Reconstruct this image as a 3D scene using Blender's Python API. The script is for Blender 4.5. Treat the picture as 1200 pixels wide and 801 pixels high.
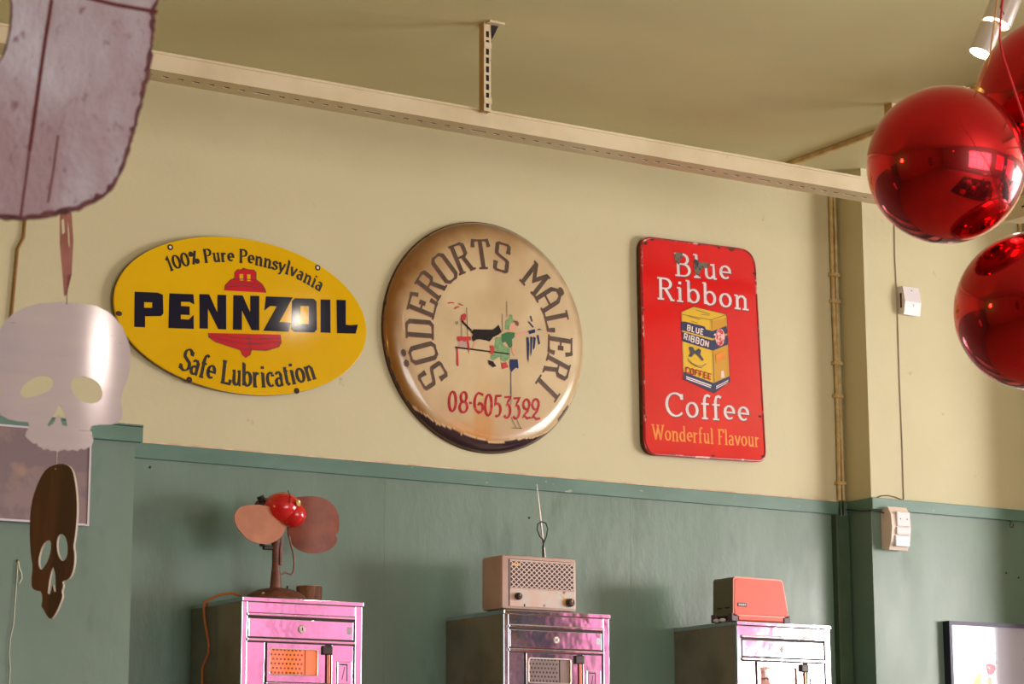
import bpy, bmesh, math, random
from mathutils import Vector, Matrix, noise
for o in list(bpy.data.objects): bpy.data.objects.remove(o)
S = bpy.context.scene
COL = S.collection
V = Vector
random.seed(7)

# ---------------------------------------------------------------- camera
cd = bpy.data.cameras.new('camera'); cam = bpy.data.objects.new('camera', cd); COL.objects.link(cam)
yaw, pitch, roll = math.radians(32.2), math.radians(11.2), math.radians(-0.18)
fw = V((math.sin(yaw)*math.cos(pitch), math.cos(yaw)*math.cos(pitch), math.sin(pitch)))
rt = V((math.cos(yaw), -math.sin(yaw), 0)); up = rt.cross(fw)
r2 = rt*math.cos(roll)+up*math.sin(roll); u2 = -rt*math.sin(roll)+up*math.cos(roll)
M = Matrix((r2, u2, -fw)).transposed().to_4x4(); M.translation = V((0, -6.0, 1.6)); cam.matrix_world = M
cd.sensor_width = 36; cd.lens = 2790/1200*36; cd.clip_end = 60
cd.dof.use_dof = True; cd.dof.focus_distance = 6.6; cd.dof.aperture_fstop = 20
S.camera = cam
# ---------------------------------------------------------------- world, exposure, daylight
W = bpy.data.worlds.new('world'); S.world = W; W.use_nodes = True
bg = W.node_tree.nodes['Background']; bg.inputs[0].default_value = (.75, .85, 1, 1); bg.inputs[1].default_value = .12
S.view_settings.view_transform = 'Standard'; S.view_settings.look = 'None'
S.view_settings.exposure = 0.18; S.view_settings.gamma = 1; S.view_settings.use_curve_mapping = False

def area(name, loc, direction, sx, sy, power, col, spread=180):
    l = bpy.data.lights.new(name, 'AREA'); l.shape = 'RECTANGLE'; l.size = sx; l.size_y = sy
    l.energy = power; l.color = col; l.spread = math.radians(spread)
    o = bpy.data.objects.new(name, l); COL.objects.link(o)
    o.location = loc; o.rotation_euler = V(direction).to_track_quat('-Z', 'Z').to_euler()
    return o
# daylight outside the right window, then lights added behind unseen windows (openings are cut in wall_right and wall_front)
area('daylight_right_window', (9.1, -3.7, 2.0), (-1, 0, 0.0), 3.8, 2.4, 280, (1.0, .935, .91))
area('daylight_clear_pane', (9.095, -4.9, 2.3), (-1, .5, 0.0), 1.0, 1.5, 165, (1.0, .935, .91))
sun = bpy.data.lights.new('sun', 'SUN'); sun.energy = 3.5; sun.angle = math.radians(1); sun.color = (1, .93, .82)
so = bpy.data.objects.new('sun', sun); COL.objects.link(so); so.rotation_euler = V((-.8, .22, -.56)).to_track_quat('-Z', 'Y').to_euler()
area('added_front_fill', (3.2, -9.2, 1.9), (0, 1, 0.0), 3.6, 2.4, 205, (1.0, .97, .96))  # fill light added to brighten the hanging skulls from the front
area('added_pink_front', (7.35, -9.2, 2.2), (0, 1, 0.0), 2.5, 2.2, 27, (1.0, .24, .46))  # unseen pink source added to show in the steel cabinet fronts
area('added_pink_right', (9.1, -7.1, 2.2), (-1, 0, 0.0), 2.2, 2.2, 24, (1.0, .24, .46))  # second added pink source, for the middle and right cabinets
area('added_blue_side', (9.1, -8.80, 1.8), (-1, 0, 0.0), .5, 2.8, 13, (.62, .82, 1.0))  # bluish light added for the middle cabinet's reflection

# ---------------------------------------------------------------- helpers
def lin(c):
    return tuple(((x/255)/12.92 if x/255 <= .04045 else ((x/255+.055)/1.055)**2.4) for x in c)+(1,)

def mat(name, c, rough=.6, metal=0, c2=None, scale=6, lo=.4, hi=.62, stretch=(1, 1, 1), bump=0, bscale=40, coat=0, emit=None, es=0, c3=None, s3=30, l3=.62, h3=.68, trans=0, rvar=0, detail=6, spec=.5):
    m = bpy.data.materials.new(name); m.use_nodes = True; n = m.node_tree.nodes; k = m.node_tree.links
    b = n['Principled BSDF']; b.inputs['Base Color'].default_value = lin(c)
    b.inputs['Roughness'].default_value = rough; b.inputs['Metallic'].default_value = metal
    b.inputs['Specular IOR Level'].default_value = spec
    b.inputs['Coat Weight'].default_value = coat; b.inputs['Coat Roughness'].default_value = .12
    if trans: b.inputs['Transmission Weight'].default_value = trans
    if emit: b.inputs['Emission Color'].default_value = lin(emit); b.inputs['Emission Strength'].default_value = es
    tc = n.new('ShaderNodeTexCoord'); mp = n.new('ShaderNodeMapping'); k.new(tc.outputs['Object'], mp.inputs[0])
    mp.inputs['Scale'].default_value = stretch
    def nz(s, d=detail):
        t = n.new('ShaderNodeTexNoise'); t.inputs['Scale'].default_value = s; t.inputs['Detail'].default_value = d
        t.inputs['Roughness'].default_value = .6
        k.new(mp.outputs[0], t.inputs[0]); return t.outputs[0]
    def ramp(src, a, z):
        r = n.new('ShaderNodeMapRange'); r.inputs[1].default_value = a; r.inputs[2].default_value = z; k.new(src, r.inputs[0]); return r.outputs[0]
    def mix(f, a, bb):
        x = n.new('ShaderNodeMix'); x.data_type = 'RGBA'; k.new(f, x.inputs[0])
        for v, i in ((a, 6), (bb, 7)):
            if isinstance(v, tuple): x.inputs[i].default_value = v
            else: k.new(v, x.inputs[i])
        return x.outputs[2]
    cur = lin(c)
    if c2: cur = mix(ramp(nz(scale), lo, hi), cur, lin(c2))
    if c3: cur = mix(ramp(nz(s3, 3), l3, h3), cur, lin(c3))
    if not isinstance(cur, tuple): k.new(cur, b.inputs['Base Color'])
    if rvar:
        r = n.new('ShaderNodeMapRange'); r.inputs[1].default_value = .3; r.inputs[2].default_value = .7
        r.inputs[3].default_value = max(0, rough-rvar); r.inputs[4].default_value = rough+rvar
        k.new(nz(scale*1.7), r.inputs[0]); k.new(r.outputs[0], b.inputs['Roughness'])
    if bump:
        bp = n.new('ShaderNodeBump'); bp.inputs['Strength'].default_value = bump; bp.inputs['Distance'].default_value = .01
        k.new(nz(bscale, 4), bp.inputs['Height']); k.new(bp.outputs[0], b.inputs['Normal'])
    return m

ORG = {}
class MB:
    """collects faces in world metres"""
    def __init__(s): s.v = []; s.f = []
    def add(s, vs, fs):
        o = len(s.v); s.v += [tuple(p) for p in vs]; s.f += [tuple(i+o for i in f) for f in fs]; return s
    def box(s, x0, x1, y0, y1, z0, z1, bev=0):
        if bev:
            b = min(bev, abs(x1-x0)*.49, abs(y1-y0)*.49, abs(z1-z0)*.49)
            bm = bmesh.new(); bmesh.ops.create_cube(bm, size=1)
            for v in bm.verts: v.co = ((x0+x1)/2+v.co.x*(x1-x0), (y0+y1)/2+v.co.y*(y1-y0), (z0+z1)/2+v.co.z*(z1-z0))
            bmesh.ops.bevel(bm, geom=bm.edges[:], offset=b, segments=2, affect='EDGES', profile=.6)
            bm.verts.index_update(); s.add([v.co[:] for v in bm.verts], [[v.index for v in f.verts] for f in bm.faces]); bm.free(); return s
        v = [(x, y, z) for x in (x0, x1) for y in (y0, y1) for z in (z0, z1)]
        return s.add(v, [(0, 1, 3, 2), (4, 6, 7, 5), (0, 4, 5, 1), (2, 3, 7, 6), (0, 2, 6, 4), (1, 5, 7, 3)])
    def tube(s, pts, r, n=10, cap=True):
        pts = [V(p) for p in pts]; rs = r if isinstance(r, (list, tuple)) else [r]*len(pts)
        rings = []; ref = None
        for i, p in enumerate(pts):
            t = (pts[min(i+1, len(pts)-1)]-pts[max(i-1, 0)]).normalized()
            if ref is None: ref = t.orthogonal().normalized()
            ref = (ref-t*ref.dot(t)).normalized(); b = t.cross(ref)
            rings.append([p+(ref*math.cos(a*2*math.pi/n)+b*math.sin(a*2*math.pi/n))*rs[i] for a in range(n)])
        vs = [q for g in rings for q in g]
        fs = [(i*n+a, i*n+(a+1) % n, (i+1)*n+(a+1) % n, (i+1)*n+a) for i in range(len(pts)-1) for a in range(n)]
        if cap: fs += [tuple(range(n))[::-1], tuple((len(pts)-1)*n+a for a in range(n))]
        return s.add(vs, fs)
    def lathe(s, prof, base, axis=(0, 0, 1), n=32, caps=True):
        ax = V(axis).normalized(); a = ax.orthogonal().normalized(); b = ax.cross(a); base = V(base)
        vs = []
        for r, h in prof:
            for i in range(n):
                t = i*2*math.pi/n; vs.append(base+ax*h+a*(r*math.cos(t))+b*(r*math.sin(t)))
        fs = [(j*n+i, j*n+(i+1) % n, (j+1)*n+(i+1) % n, (j+1)*n+i) for j in range(len(prof)-1) for i in range(n)]
        if caps and prof[0][0] > 1e-6: fs.append(tuple(range(n))[::-1])
        if caps and prof[-1][0] > 1e-6: fs.append(tuple((len(prof)-1)*n+i for i in range(n)))
        return s.add(vs, fs)
    def ball(s, c, rx, ry=None, rz=None, n=24, m=14, rot=None):
        ry = ry or rx; rz = rz or rx; vs = []; c = V(c)
        for j in range(m+1):
            ph = math.pi*j/m
            for i in range(n):
                t = 2*math.pi*i/n; p = V((rx*math.sin(ph)*math.cos(t), ry*math.sin(ph)*math.sin(t), rz*math.cos(ph)))
                if rot: p = rot @ p
                vs.append(c+p)
        return s.add(vs, [(j*n+i, (j+1)*n+i, (j+1)*n+(i+1) % n, j*n+(i+1) % n) for j in range(m) for i in range(n)])
    def build(s, name, m, parent=None, smooth=False, org=None):
        L = V(org) if org else (ORG[parent.name] if parent else V((0, 0, 0)))
        me = bpy.data.meshes.new(name); me.from_pydata([tuple(V(p)-L) for p in s.v], [], s.f)
        bm = bmesh.new(); bm.from_mesh(me); bmesh.ops.remove_doubles(bm, verts=bm.verts, dist=1e-7)
        bmesh.ops.recalc_face_normals(bm, faces=bm.faces); bm.to_mesh(me); bm.free()
        me.materials.append(m)
        if smooth:
            me.polygons.foreach_set('use_smooth', [True]*len(me.polygons))
            try: me.set_sharp_from_angle(angle=math.radians(38))
            except Exception: pass
        o = bpy.data.objects.new(name, me); COL.objects.link(o)
        if parent: o.parent = parent; ORG[o.name] = L
        else: o.location = L; ORG[o.name] = L
        return o

def tag(o, label=None, cat=None, group=None, kind=None):
    if label: o['label'] = label
    if cat: o['category'] = cat
    if group: o['group'] = group
    if kind: o['kind'] = kind
    return o
def thing(name, loc, label, cat, group=None):
    o = bpy.data.objects.new(name, None); COL.objects.link(o); o.location = loc; o.empty_display_size = .05
    ORG[o.name] = V(loc); return tag(o, label, cat, group)
def struct(o): o['kind'] = 'structure'; return o

def plate(name, loops, frame, thick, m, parent, bevel=0, closed=True):
    """a flat sheet cut along loops (2-D, metres; later loops inside the first are holes); frame(u,v,w) -> world"""
    cu = bpy.data.curves.new('tmp', 'CURVE'); cu.dimensions = '2D'; cu.fill_mode = 'BOTH'; cu.extrude = thick/2
    if bevel: cu.bevel_depth = bevel; cu.bevel_resolution = 1
    for lp in loops:
        sp = cu.splines.new('POLY'); sp.points.add(len(lp)-1); sp.use_cyclic_u = True
        for i, (a, b) in enumerate(lp): sp.points[i].co = (a, b, 0, 1)
    ob = bpy.data.objects.new('tmp', cu); COL.objects.link(ob)
    dg = bpy.context.evaluated_depsgraph_get(); dg.update()
    me = bpy.data.meshes.new_from_object(ob.evaluated_get(dg))
    bpy.data.objects.remove(ob); bpy.data.curves.remove(cu)
    b = MB(); b.v = [tuple(frame(v.co.x, v.co.y, v.co.z)) for v in me.vertices]; b.f = [tuple(p.vertices) for p in me.polygons]
    bpy.data.meshes.remove(me)
    return b.build(name, m, parent)

def smooth_loop(lp, it=1):
    for _ in range(it):
        o = []
        for i in range(len(lp)):
            a, b = lp[i], lp[(i+1) % len(lp)]
            o += [(a[0]*.75+b[0]*.25, a[1]*.75+b[1]*.25), (a[0]*.25+b[0]*.75, a[1]*.25+b[1]*.75)]
        lp = o
    return lp
def D(name, smooth=0):
    r = [[(a/10000, b/10000) for a, b in lp] for lp in DATA[name]]
    return [smooth_loop(l, smooth) for l in r] if smooth else r

# ---------------------------------------------------------------- brush lettering: strokes drawn with a broad nib
def arc(cx, cy, rx, ry, a0, a1, n=10):
    return [(cx+rx*math.cos(math.radians(a0+(a1-a0)*i/n)), cy+ry*math.sin(math.radians(a0+(a1-a0)*i/n))) for i in range(n+1)]
def sf(x, y, h=.13): return [(x-h, y), (x+h, y)]
X = .64
ROM = {   # glyph: (advance, strokes); cap height 1, x height .64
 'P': (.66, [[(.17, 0), (.17, 1)], sf(.17, 0), [(.04, 1), (.35, 1)]+arc(.35, .75, .24, .25, 90, -90)+[(.17, .5)]]),
 'B': (.7, [[(.17, 0), (.17, 1)], [(.04, 1), (.36, 1)]+arc(.36, .77, .2, .23, 90, -90)+[(.17, .54)], [(.36, .54)]+arc(.38, .27, .24, .27, 90, -90)+[(.04, 0)]]),
 'R': (.74, [[(.17, 0), (.17, 1)], sf(.17, 0), [(.04, 1), (.36, 1)]+arc(.36, .76, .22, .24, 90, -90)+[(.17, .52)], [(.36, .52), (.62, .0)], sf(.64, 0, .09)]),
 'L': (.64, [[(.17, 0), (.17, 1)], sf(.17, 1), [(.04, 0), (.56, 0), (.6, .2)]]),
 'F': (.6, [[(.17, 0), (.17, 1)], sf(.17, 0), [(.04, 1), (.54, 1), (.56, .8)], [(.17, .52), (.42, .52)]]),
 'C': (.76, [arc(.44, .5, .36, .5, 42, 318, 16), [(.7, .98), (.7, .74)]]),
 'S': (.6, [[(.52, .97), (.52, .76)], [(.5, .82)]+arc(.31, .76, .2, .24, 40, 215, 8)+arc(.3, .26, .24, .26, 35, -145, 10), [(.07, .0), (.07, .24)]]),
 'W': (1.1, [[(.1, 1), (.34, 0)], [(.34, 0), (.58, 1)], [(.52, 1), (.76, 0)], [(.76, 0), (1.0, 1)], sf(.1, 1), sf(.55, 1), sf(1.0, 1)]),
 '1': (.42, [[(.05, .84), (.22, 1), (.22, 0)], sf(.22, 0)]),
 '0': (.64, [arc(.32, .5, .24, .48, 90, 450, 20)]),
 '%': (.72, [arc(.18, .8, .1, .14, 90, 450, 10), arc(.54, .2, .1, .14, 90, 450, 10), [(.2, 0), (.54, 1)]]),
 'u': (.62, [[(.04, X), (.16, X), (.16, .2)]+arc(.3, .2, .14, .19, 180, 300, 6)+[(.46, .16)], [(.34, X), (.47, X), (.47, 0)], sf(.52, 0, .06)]),
 'r': (.48, [[(.14, 0), (.14, X)], sf(.16, 0), sf(.1, X, .07), [(.14, .42), (.26, .62), (.42, .6)]]),
 'e': (.54, [[(.1, .36), (.46, .36)]+arc(.28, .36, .19, .28, 0, 310, 14)]),
 'n': (.66, [[(.15, 0), (.15, X)], sf(.16, 0), sf(.1, X, .07), [(.15, .46), (.28, .62), (.4, .62), (.49, .5), (.49, 0)], sf(.5, 0)]),
 's': (.46, [[(.38, .6), (.38, .48)], [(.36, .54)]+arc(.23, .48, .13, .15, 40, 220, 6)+arc(.22, .17, .17, .16, 40, -145, 8), [(.06, .0), (.06, .16)]]),
 'y': (.56, [[(.08, X), (.29, .02)], [(.5, X), (.24, -.16), (.1, -.26)], sf(.1, X, .1), sf(.48, X, .08)]),
 'v': (.56, [[(.08, X), (.28, 0)], [(.28, 0), (.48, X)], sf(.1, X, .1), sf(.48, X, .08)]),
 'l': (.34, [[(.17, 0), (.17, 1.04)], sf(.17, 0), sf(.12, 1.04, .07)]),
 'i': (.34, [[(.17, 0), (.17, X)], sf(.17, 0), sf(.12, X, .07), [(.17, .82), (.17, .95)]]),
 'a': (.56, [[(.1, .54), (.2, .63), (.34, .62), (.41, .5), (.41, .04), (.5, .02)], arc(.25, .18, .16, .18, 60, 320, 10)]),
 'f': (.4, [[(.16, 0), (.16, .8), (.2, .98), (.3, 1.04), (.4, .98)], sf(.17, 0), [(.03, X), (.34, X)]]),
 'b': (.64, [[(.14, .02), (.14, 1.04)], sf(.1, 1.04, .07), arc(.34, .33, .2, .31, 140, -150, 14)]),
 'd': (.64, [[(.46, 0), (.46, 1.04)], sf(.42, 1.04, .07), sf(.51, 0, .06), arc(.28, .33, .19, .31, 40, 330, 14)]),
 'o': (.6, [arc(.3, .33, .21, .31, 90, 450, 16)]),
 'c': (.52, [arc(.29, .33, .2, .31, 50, 310, 12), [(.42, .56), (.42, .46)]]),
 't': (.4, [[(.17, .84), (.17, .12), (.24, .02), (.36, .06)], [(.04, X), (.34, X)]]),
 ' ': (.3, []),
}
SLAB = {   # narrow slab capitals of the painter's sign
 'S': (.5, [[(.43, .7), (.43, .95), (.38, 1), (.12, 1), (.07, .95), (.07, .62), (.13, .56), (.37, .44), (.43, .38), (.43, .05), (.38, 0), (.12, 0), (.07, .05), (.07, .3)], [(.36, .72), (.5, .72)], [(0, .28), (.14, .28)]]),
 'O': (.52, [[(.07, .12), (.15, 0), (.37, 0), (.45, .12), (.45, .88), (.37, 1), (.15, 1), (.07, .88), (.07, .12)]]),
 'D': (.52, [[(.1, 0), (.1, 1)], [(0, 1), (.37, 1), (.45, .88), (.45, .12), (.37, 0), (0, 0)]]),
 'E': (.5, [[(.1, 0), (.1, 1)], [(0, 1), (.44, 1), (.48, .74)], [(0, 0), (.44, 0), (.48, .26)], [(.1, .52), (.32, .52)], [(.32, .64), (.32, .4)]]),
 'R': (.54, [[(.1, 0), (.1, 1)], sf(.1, 0, .11), [(0, 1), (.36, 1), (.43, .92), (.43, .62), (.36, .54), (.1, .54)], [(.3, .54), (.44, .0)], sf(.46, 0, .09)]),
 'T': (.5, [[(.25, 0), (.25, 1)], sf(.25, 0, .13), [(.0, .76), (.03, 1), (.47, 1), (.5, .76)]]),
 'M': (.74, [[(.1, 0), (.1, 1)], [(.6, 0), (.6, 1)], [(.1, 1), (.35, .42), (.6, 1)], sf(.1, 0, .12), sf(.6, 0, .12), sf(.06, 1, .07), sf(.64, 1, .07)]),
 'A': (.58, [[(.1, 0), (.1, .8), (.2, 1), (.38, 1), (.48, .8), (.48, 0)], [(.1, .42), (.48, .42)], sf(.1, 0, .11), sf(.48, 0, .11)]),
 'L': (.5, [[(.12, 0), (.12, 1)], sf(.12, 1, .13), [(0, 0), (.42, 0), (.46, .3)]]),
 'I': (.32, [[(.16, 0), (.16, 1)], sf(.16, 0, .15), sf(.16, 1, .15)]),
}
SANS = {
 'B': (.62, [[(.1, 0), (.1, 1), (.42, 1), (.48, .9), (.48, .62), (.4, .52), (.1, .52)], [(.4, .52), (.5, .42), (.5, .1), (.42, 0), (.1, 0)]]),
 'L': (.54, [[(.1, 1), (.1, 0), (.46, 0)]]), 'U': (.62, [[(.1, 1), (.1, .1), (.18, 0), (.42, 0), (.5, .1), (.5, 1)]]),
 'E': (.56, [[(.48, 1), (.1, 1), (.1, 0), (.48, 0)], [(.1, .5), (.4, .5)]]), 'R': (.62, [[(.1, 0), (.1, 1), (.42, 1), (.5, .9), (.5, .58), (.42, .48), (.1, .48)], [(.3, .48), (.52, 0)]]),
 'I': (.26, [[(.13, 0), (.13, 1)]]), 'O': (.62, [[(.1, .1), (.1, .9), (.2, 1), (.42, 1), (.52, .9), (.52, .1), (.42, 0), (.2, 0), (.1, .1)]]),
 'N': (.64, [[(.1, 0), (.1, 1)], [(.1, 1), (.52, 0)], [(.52, 0), (.52, 1)]]), 'C': (.58, [[(.5, .8), (.42, 1), (.18, 1), (.1, .9), (.1, .1), (.18, 0), (.42, 0), (.5, .2)]]),
 'F': (.54, [[(.48, 1), (.1, 1), (.1, 0)], [(.1, .5), (.4, .5)]]), 'H': (.64, [[(.1, 0), (.1, 1)], [(.52, 0), (.52, 1)], [(.1, .5), (.52, .5)]]),
 'A': (.64, [[(.06, 0), (.31, 1)], [(.31, 1), (.56, 0)], [(.16, .34), (.46, .34)]]), 'W': (.9, [[(.06, 1), (.24, 0)], [(.24, 0), (.45, .9)], [(.45, .9), (.66, 0)], [(.66, 0), (.84, 1)]]), ' ': (.3, []),
}
def ribbon(pts, wid, phi, thin):
    """thick polyline with nib contrast -> (verts2d, faces)"""
    q = [pts[0]]
    for p in pts[1:]:
        if math.hypot(p[0]-q[-1][0], p[1]-q[-1][1]) > 1e-5: q.append(p)
    if len(q) < 2: return [], []
    closed = math.hypot(q[0][0]-q[-1][0], q[0][1]-q[-1][1]) < 1e-4
    if closed: q = q[:-1]
    n = len(q); vs = []; segs = n if closed else n-1
    def d(i):
        a, b = q[i % n], q[(i+1) % n]; l = math.hypot(b[0]-a[0], b[1]-a[1]); return ((b[0]-a[0])/l, (b[1]-a[1])/l)
    def w(dd): return thin+(wid-thin)*abs(math.sin(math.atan2(dd[1], dd[0])-phi))
    for i in range(n):
        if closed: d0, d1 = d(i-1), d(i)
        else: d0 = d(max(i-1, 0)); d1 = d(min(i, n-2))
        nx, ny = -(d0[1]+d1[1]), d0[0]+d1[0]; l = math.hypot(nx, ny) or 1; nx /= l; ny /= l
        c = max(.55, abs(nx*-d0[1]+ny*d0[0])); h = (w(d0)+w(d1))/4/c
        vs += [(q[i][0]+nx*h, q[i][1]+ny*h), (q[i][0]-nx*h, q[i][1]-ny*h)]
    fs = [(2*i, 2*i+1, (2*((i+1) % n))+1, 2*((i+1) % n)) for i in range(segs)]
    return vs, fs
def strip_mesh(strokes, frame, wid, thin=None, phi=0, lift=0, mb=None, sub=0):
    """strokes already in local metres; every stroke a hair above the last so that none coincide"""
    mb = mb or MB(); thin = wid if thin is None else thin
    for k, st in enumerate(strokes):
        if sub:
            o = [st[0]]
            for a, b in zip(st, st[1:]):
                m_ = max(1, int(math.hypot(b[0]-a[0], b[1]-a[1])/sub))
                o += [(a[0]+(b[0]-a[0])*j/m_, a[1]+(b[1]-a[1])*j/m_) for j in range(1, m_+1)]
            st = o
        vs, fs = ribbon(st, wid, phi, thin)
        if vs: mb.add([frame(a, b, lift+2.5e-5*(k % 9)) for a, b in vs], fs)
    return mb
def lay_text(txt, font, path, height, track=0.0, each=False):
    """path: 2 points (straight) or 3 (circular arc) for the baseline; returns strokes in local metres"""
    adv = [font[c][0]+track for c in txt]; tot = sum(adv)-track; out = []
    if len(path) == 2:
        a, b = V(path[0]), V(path[1]); L = (b-a).length; t = (b-a)/L; nn = V((-t.y, t.x)); sx = L/tot
        pos = lambda x, y: a+t*(x*sx)+nn*(y*height)
        x0 = 0
        for c, ad in zip(txt, adv):
            g = [[tuple(pos(x0+p[0], p[1])) for p in st] for st in font[c][1]]
            if each: out += [g] if g else []
            else: out += g
            x0 += ad
        return out
    (ax, ay), (bx, by), (cx, cy) = path
    d = 2*(ax*(by-cy)+bx*(cy-ay)+cx*(ay-by))
    ux = ((ax*ax+ay*ay)*(by-cy)+(bx*bx+by*by)*(cy-ay)+(cx*cx+cy*cy)*(ay-by))/d
    uy = ((ax*ax+ay*ay)*(cx-bx)+(bx*bx+by*by)*(ax-cx)+(cx*cx+cy*cy)*(bx-ax))/d
    R = math.hypot(ax-ux, ay-uy); a0 = math.atan2(ay-uy, ax-ux); a1 = math.atan2(cy-uy, cx-ux)
    up_ = 1 if by > uy else -1
    if up_ < 0:
        a0 %= 2*math.pi; a1 %= 2*math.pi
    x0 = 0
    for c, ad in zip(txt, adv):
        am = a0+(a1-a0)*((x0+font[c][0]/2)/tot); sx = abs(a1-a0)*R/tot
        o = V((ux+R*math.cos(am), uy+R*math.sin(am))); nn = V((math.cos(am), math.sin(am)))*up_; t = V((nn.y, -nn.x))
        g = [[tuple(o+t*((p[0]-font[c][0]/2)*sx)+nn*(p[1]*height)) for p in st] for st in font[c][1]]
        if each: out += [g] if g else []
        else: out += g
        x0 += ad
    return out
# ---------------------------------------------------------------- materials
m_cream = mat('cream_wall_paint', (204, 198, 160), .55, c2=(196, 189, 150), scale=1.6, lo=.35, hi=.7, bump=.12, bscale=30, c3=(176, 160, 118), s3=14, l3=.7, h3=.78)
m_ceil = mat('ceiling_paint', (208, 204, 160), .6, c2=(198, 193, 150), scale=.8, bump=.08, bscale=18)
m_green = mat('green_board_paint', (106, 132, 118), .38, c2=(92, 118, 102), scale=2.2, lo=.4, hi=.66, stretch=(1, 1, .45), c3=(76, 102, 86), s3=7, l3=.6, h3=.78, bump=.12, bscale=26, rvar=.08)
m_green_rail = mat('green_rail_paint', (92, 130, 116), .4, c2=(80, 116, 102), scale=8, stretch=(.4, 1, 1), c3=(140, 160, 144), s3=60, l3=.68, h3=.72)
m_trunk = mat('dark_green_paint', (62, 84, 60), .45, c2=(52, 72, 50), scale=6)
m_bead = mat('pale_strip', (226, 206, 176), .6, c2=(206, 172, 136), scale=18)
m_beam = mat('cream_channel_paint', (212, 200, 166), .45, c2=(200, 186, 150), scale=4, c3=(120, 96, 60), s3=40, l3=.7, h3=.75)
m_side_shade = mat('tan_side_shade', (186, 150, 90), .5, c2=(170, 138, 84), scale=12)  # shade on the hangers' left sides is put into this colour
m_conduit = mat('tan_conduit_paint', (206, 184, 130), .5, c2=(184, 154, 98), scale=30)
m_darkslot = mat('dark_hollow', (28, 20, 16), .8)
m_floor = mat('floor_boards', (172, 148, 120), .45, c2=(150, 126, 100), scale=4, stretch=(.3, 4, 1))
m_yellow = mat('yellow_enamel', (226, 182, 0), .1, c2=(220, 174, 0), scale=3, coat=0, rvar=.01, spec=.35)
m_rust = mat('rust_edge', (92, 54, 26), .8, c2=(54, 30, 18), scale=40)
m_ink = mat('blue_black_enamel', (18, 20, 44), .09, spec=.35)
m_blackink = mat('black_enamel', (26, 20, 12), .3)
m_bell = mat('crimson_enamel', (196, 26, 42), .2, spec=.3)
m_bellline = mat('dark_crimson_line', (90, 12, 26), .4)
m_white = mat('white_enamel', (232, 220, 218), .3, c2=(220, 200, 200), scale=20)
m_holes = mat('grommet_white', (225, 215, 205), .4)
m_red = mat('red_enamel', (218, 6, 8), .16, c2=(208, 6, 14), scale=4, coat=.15, rvar=.04, bump=.05, bscale=10, spec=.35)
m_redrim = mat('worn_red_rim', (176, 30, 40), .3, c2=(120, 40, 44), scale=30, c3=(220, 170, 170), s3=24, l3=.56, h3=.62)
m_navy = mat('navy_enamel', (22, 34, 84), .3)
m_outline = mat('letter_outline', (86, 14, 34), .3)
m_orange = mat('orange_lettering', (234, 142, 16), .3, c2=(222, 122, 14), scale=30)
m_canyellow = mat('tin_yellow', (222, 180, 24), .3)
m_canochre = mat('tin_ochre', (206, 150, 20), .3)
m_pinkw = mat('tin_rose', (236, 190, 190), .4, c2=(210, 90, 90), scale=60, lo=.5, hi=.55)
m_redbit = mat('tin_red', (206, 40, 44), .4)
m_dark = mat('tin_dark', (40, 44, 60), .4)
m_letter = mat('grey_brown_lettering', (92, 78, 64), .4, c2=(78, 64, 52), scale=26, spec=.25)
m_letter_red = mat('faded_red_shadow', (170, 96, 74), .5)
m_phone = mat('red_brush_paint', (164, 14, 30), .35, c2=(200, 60, 64), scale=50, lo=.52, hi=.62, spec=.25)
m_fig = {'black': mat('figure_black', (28, 18, 16), .4, spec=.2), 'red': mat('figure_red', (190, 30, 30), .4), 'pinkgrey': mat('figure_bucket', (186, 150, 140), .4),
         'ltgreen': mat('figure_pale_green', (124, 160, 106), .4, c2=(96, 140, 86), scale=90), 'dkgreen': mat('figure_green', (26, 104, 52), .4), 'brown': mat('figure_hair', (112, 64, 40), .4),
         'skin': mat('figure_skin', (214, 160, 130), .4), 'navy': mat('figure_navy', (26, 42, 90), .4, spec=.2)}
m_steel = mat('stainless_steel', (222, 222, 228), .09, metal=1, c2=(206, 206, 214), scale=3, bump=.2, bscale=4, rvar=.05)
m_steel_side = mat('dull_zinc_side', (146, 140, 128), .5, metal=.3, c2=(128, 122, 110), scale=7, c3=(150, 120, 90), s3=10)
m_steel_dark = mat('shadow_gap', (44, 30, 32), .5)
m_rod = mat('copper_rod', (160, 96, 74), .3, metal=.8)
m_bracket = mat('dark_bracket', (50, 26, 26), .4)
m_glass = mat('clear_glass', (255, 255, 255), .02, trans=1)
m_int = {'o': mat('glowing_orange_liner', (255, 140, 66), .5, emit=(255, 130, 50), es=.45), 'g': mat('grey_liner', (190, 168, 162), .5), 't': mat('tan_liner', (226, 176, 140), .5)}  # orange liner emits to look lit; the compartment holds no lamp
m_dots = {'o': mat('orange_perforation', (150, 62, 34), .6), 'g': mat('grey_perforation', (96, 82, 86), .6), 't': mat('tan_shelf', (176, 128, 100), .6)}
m_fan = mat('rusty_brown_metal', (122, 74, 58), .5, c2=(92, 52, 40), scale=30)
m_blade1 = mat('tan_rubber', (172, 102, 58), .42, c2=(156, 88, 50), scale=14)
m_blade2 = mat('brown_rubber', (146, 74, 46), .4, c2=(122, 58, 38), scale=16)
m_hub = mat('glossy_red_paint', (204, 24, 30), .22, coat=.5)
m_black = mat('black_plastic', (26, 22, 22), .4)
m_cordb = mat('brown_cord', (124, 88, 66), .5)
m_cordo = mat('orange_cord', (196, 112, 50), .5)
m_bark = mat('log_bark', (140, 92, 66), .8, c2=(92, 56, 40), scale=24, stretch=(1, 1, .25), lo=.4, hi=.6, bump=.4, bscale=60)
m_radio = mat('beige_radio_shell', (198, 168, 158), .4, c2=(186, 154, 142), scale=8)
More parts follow.
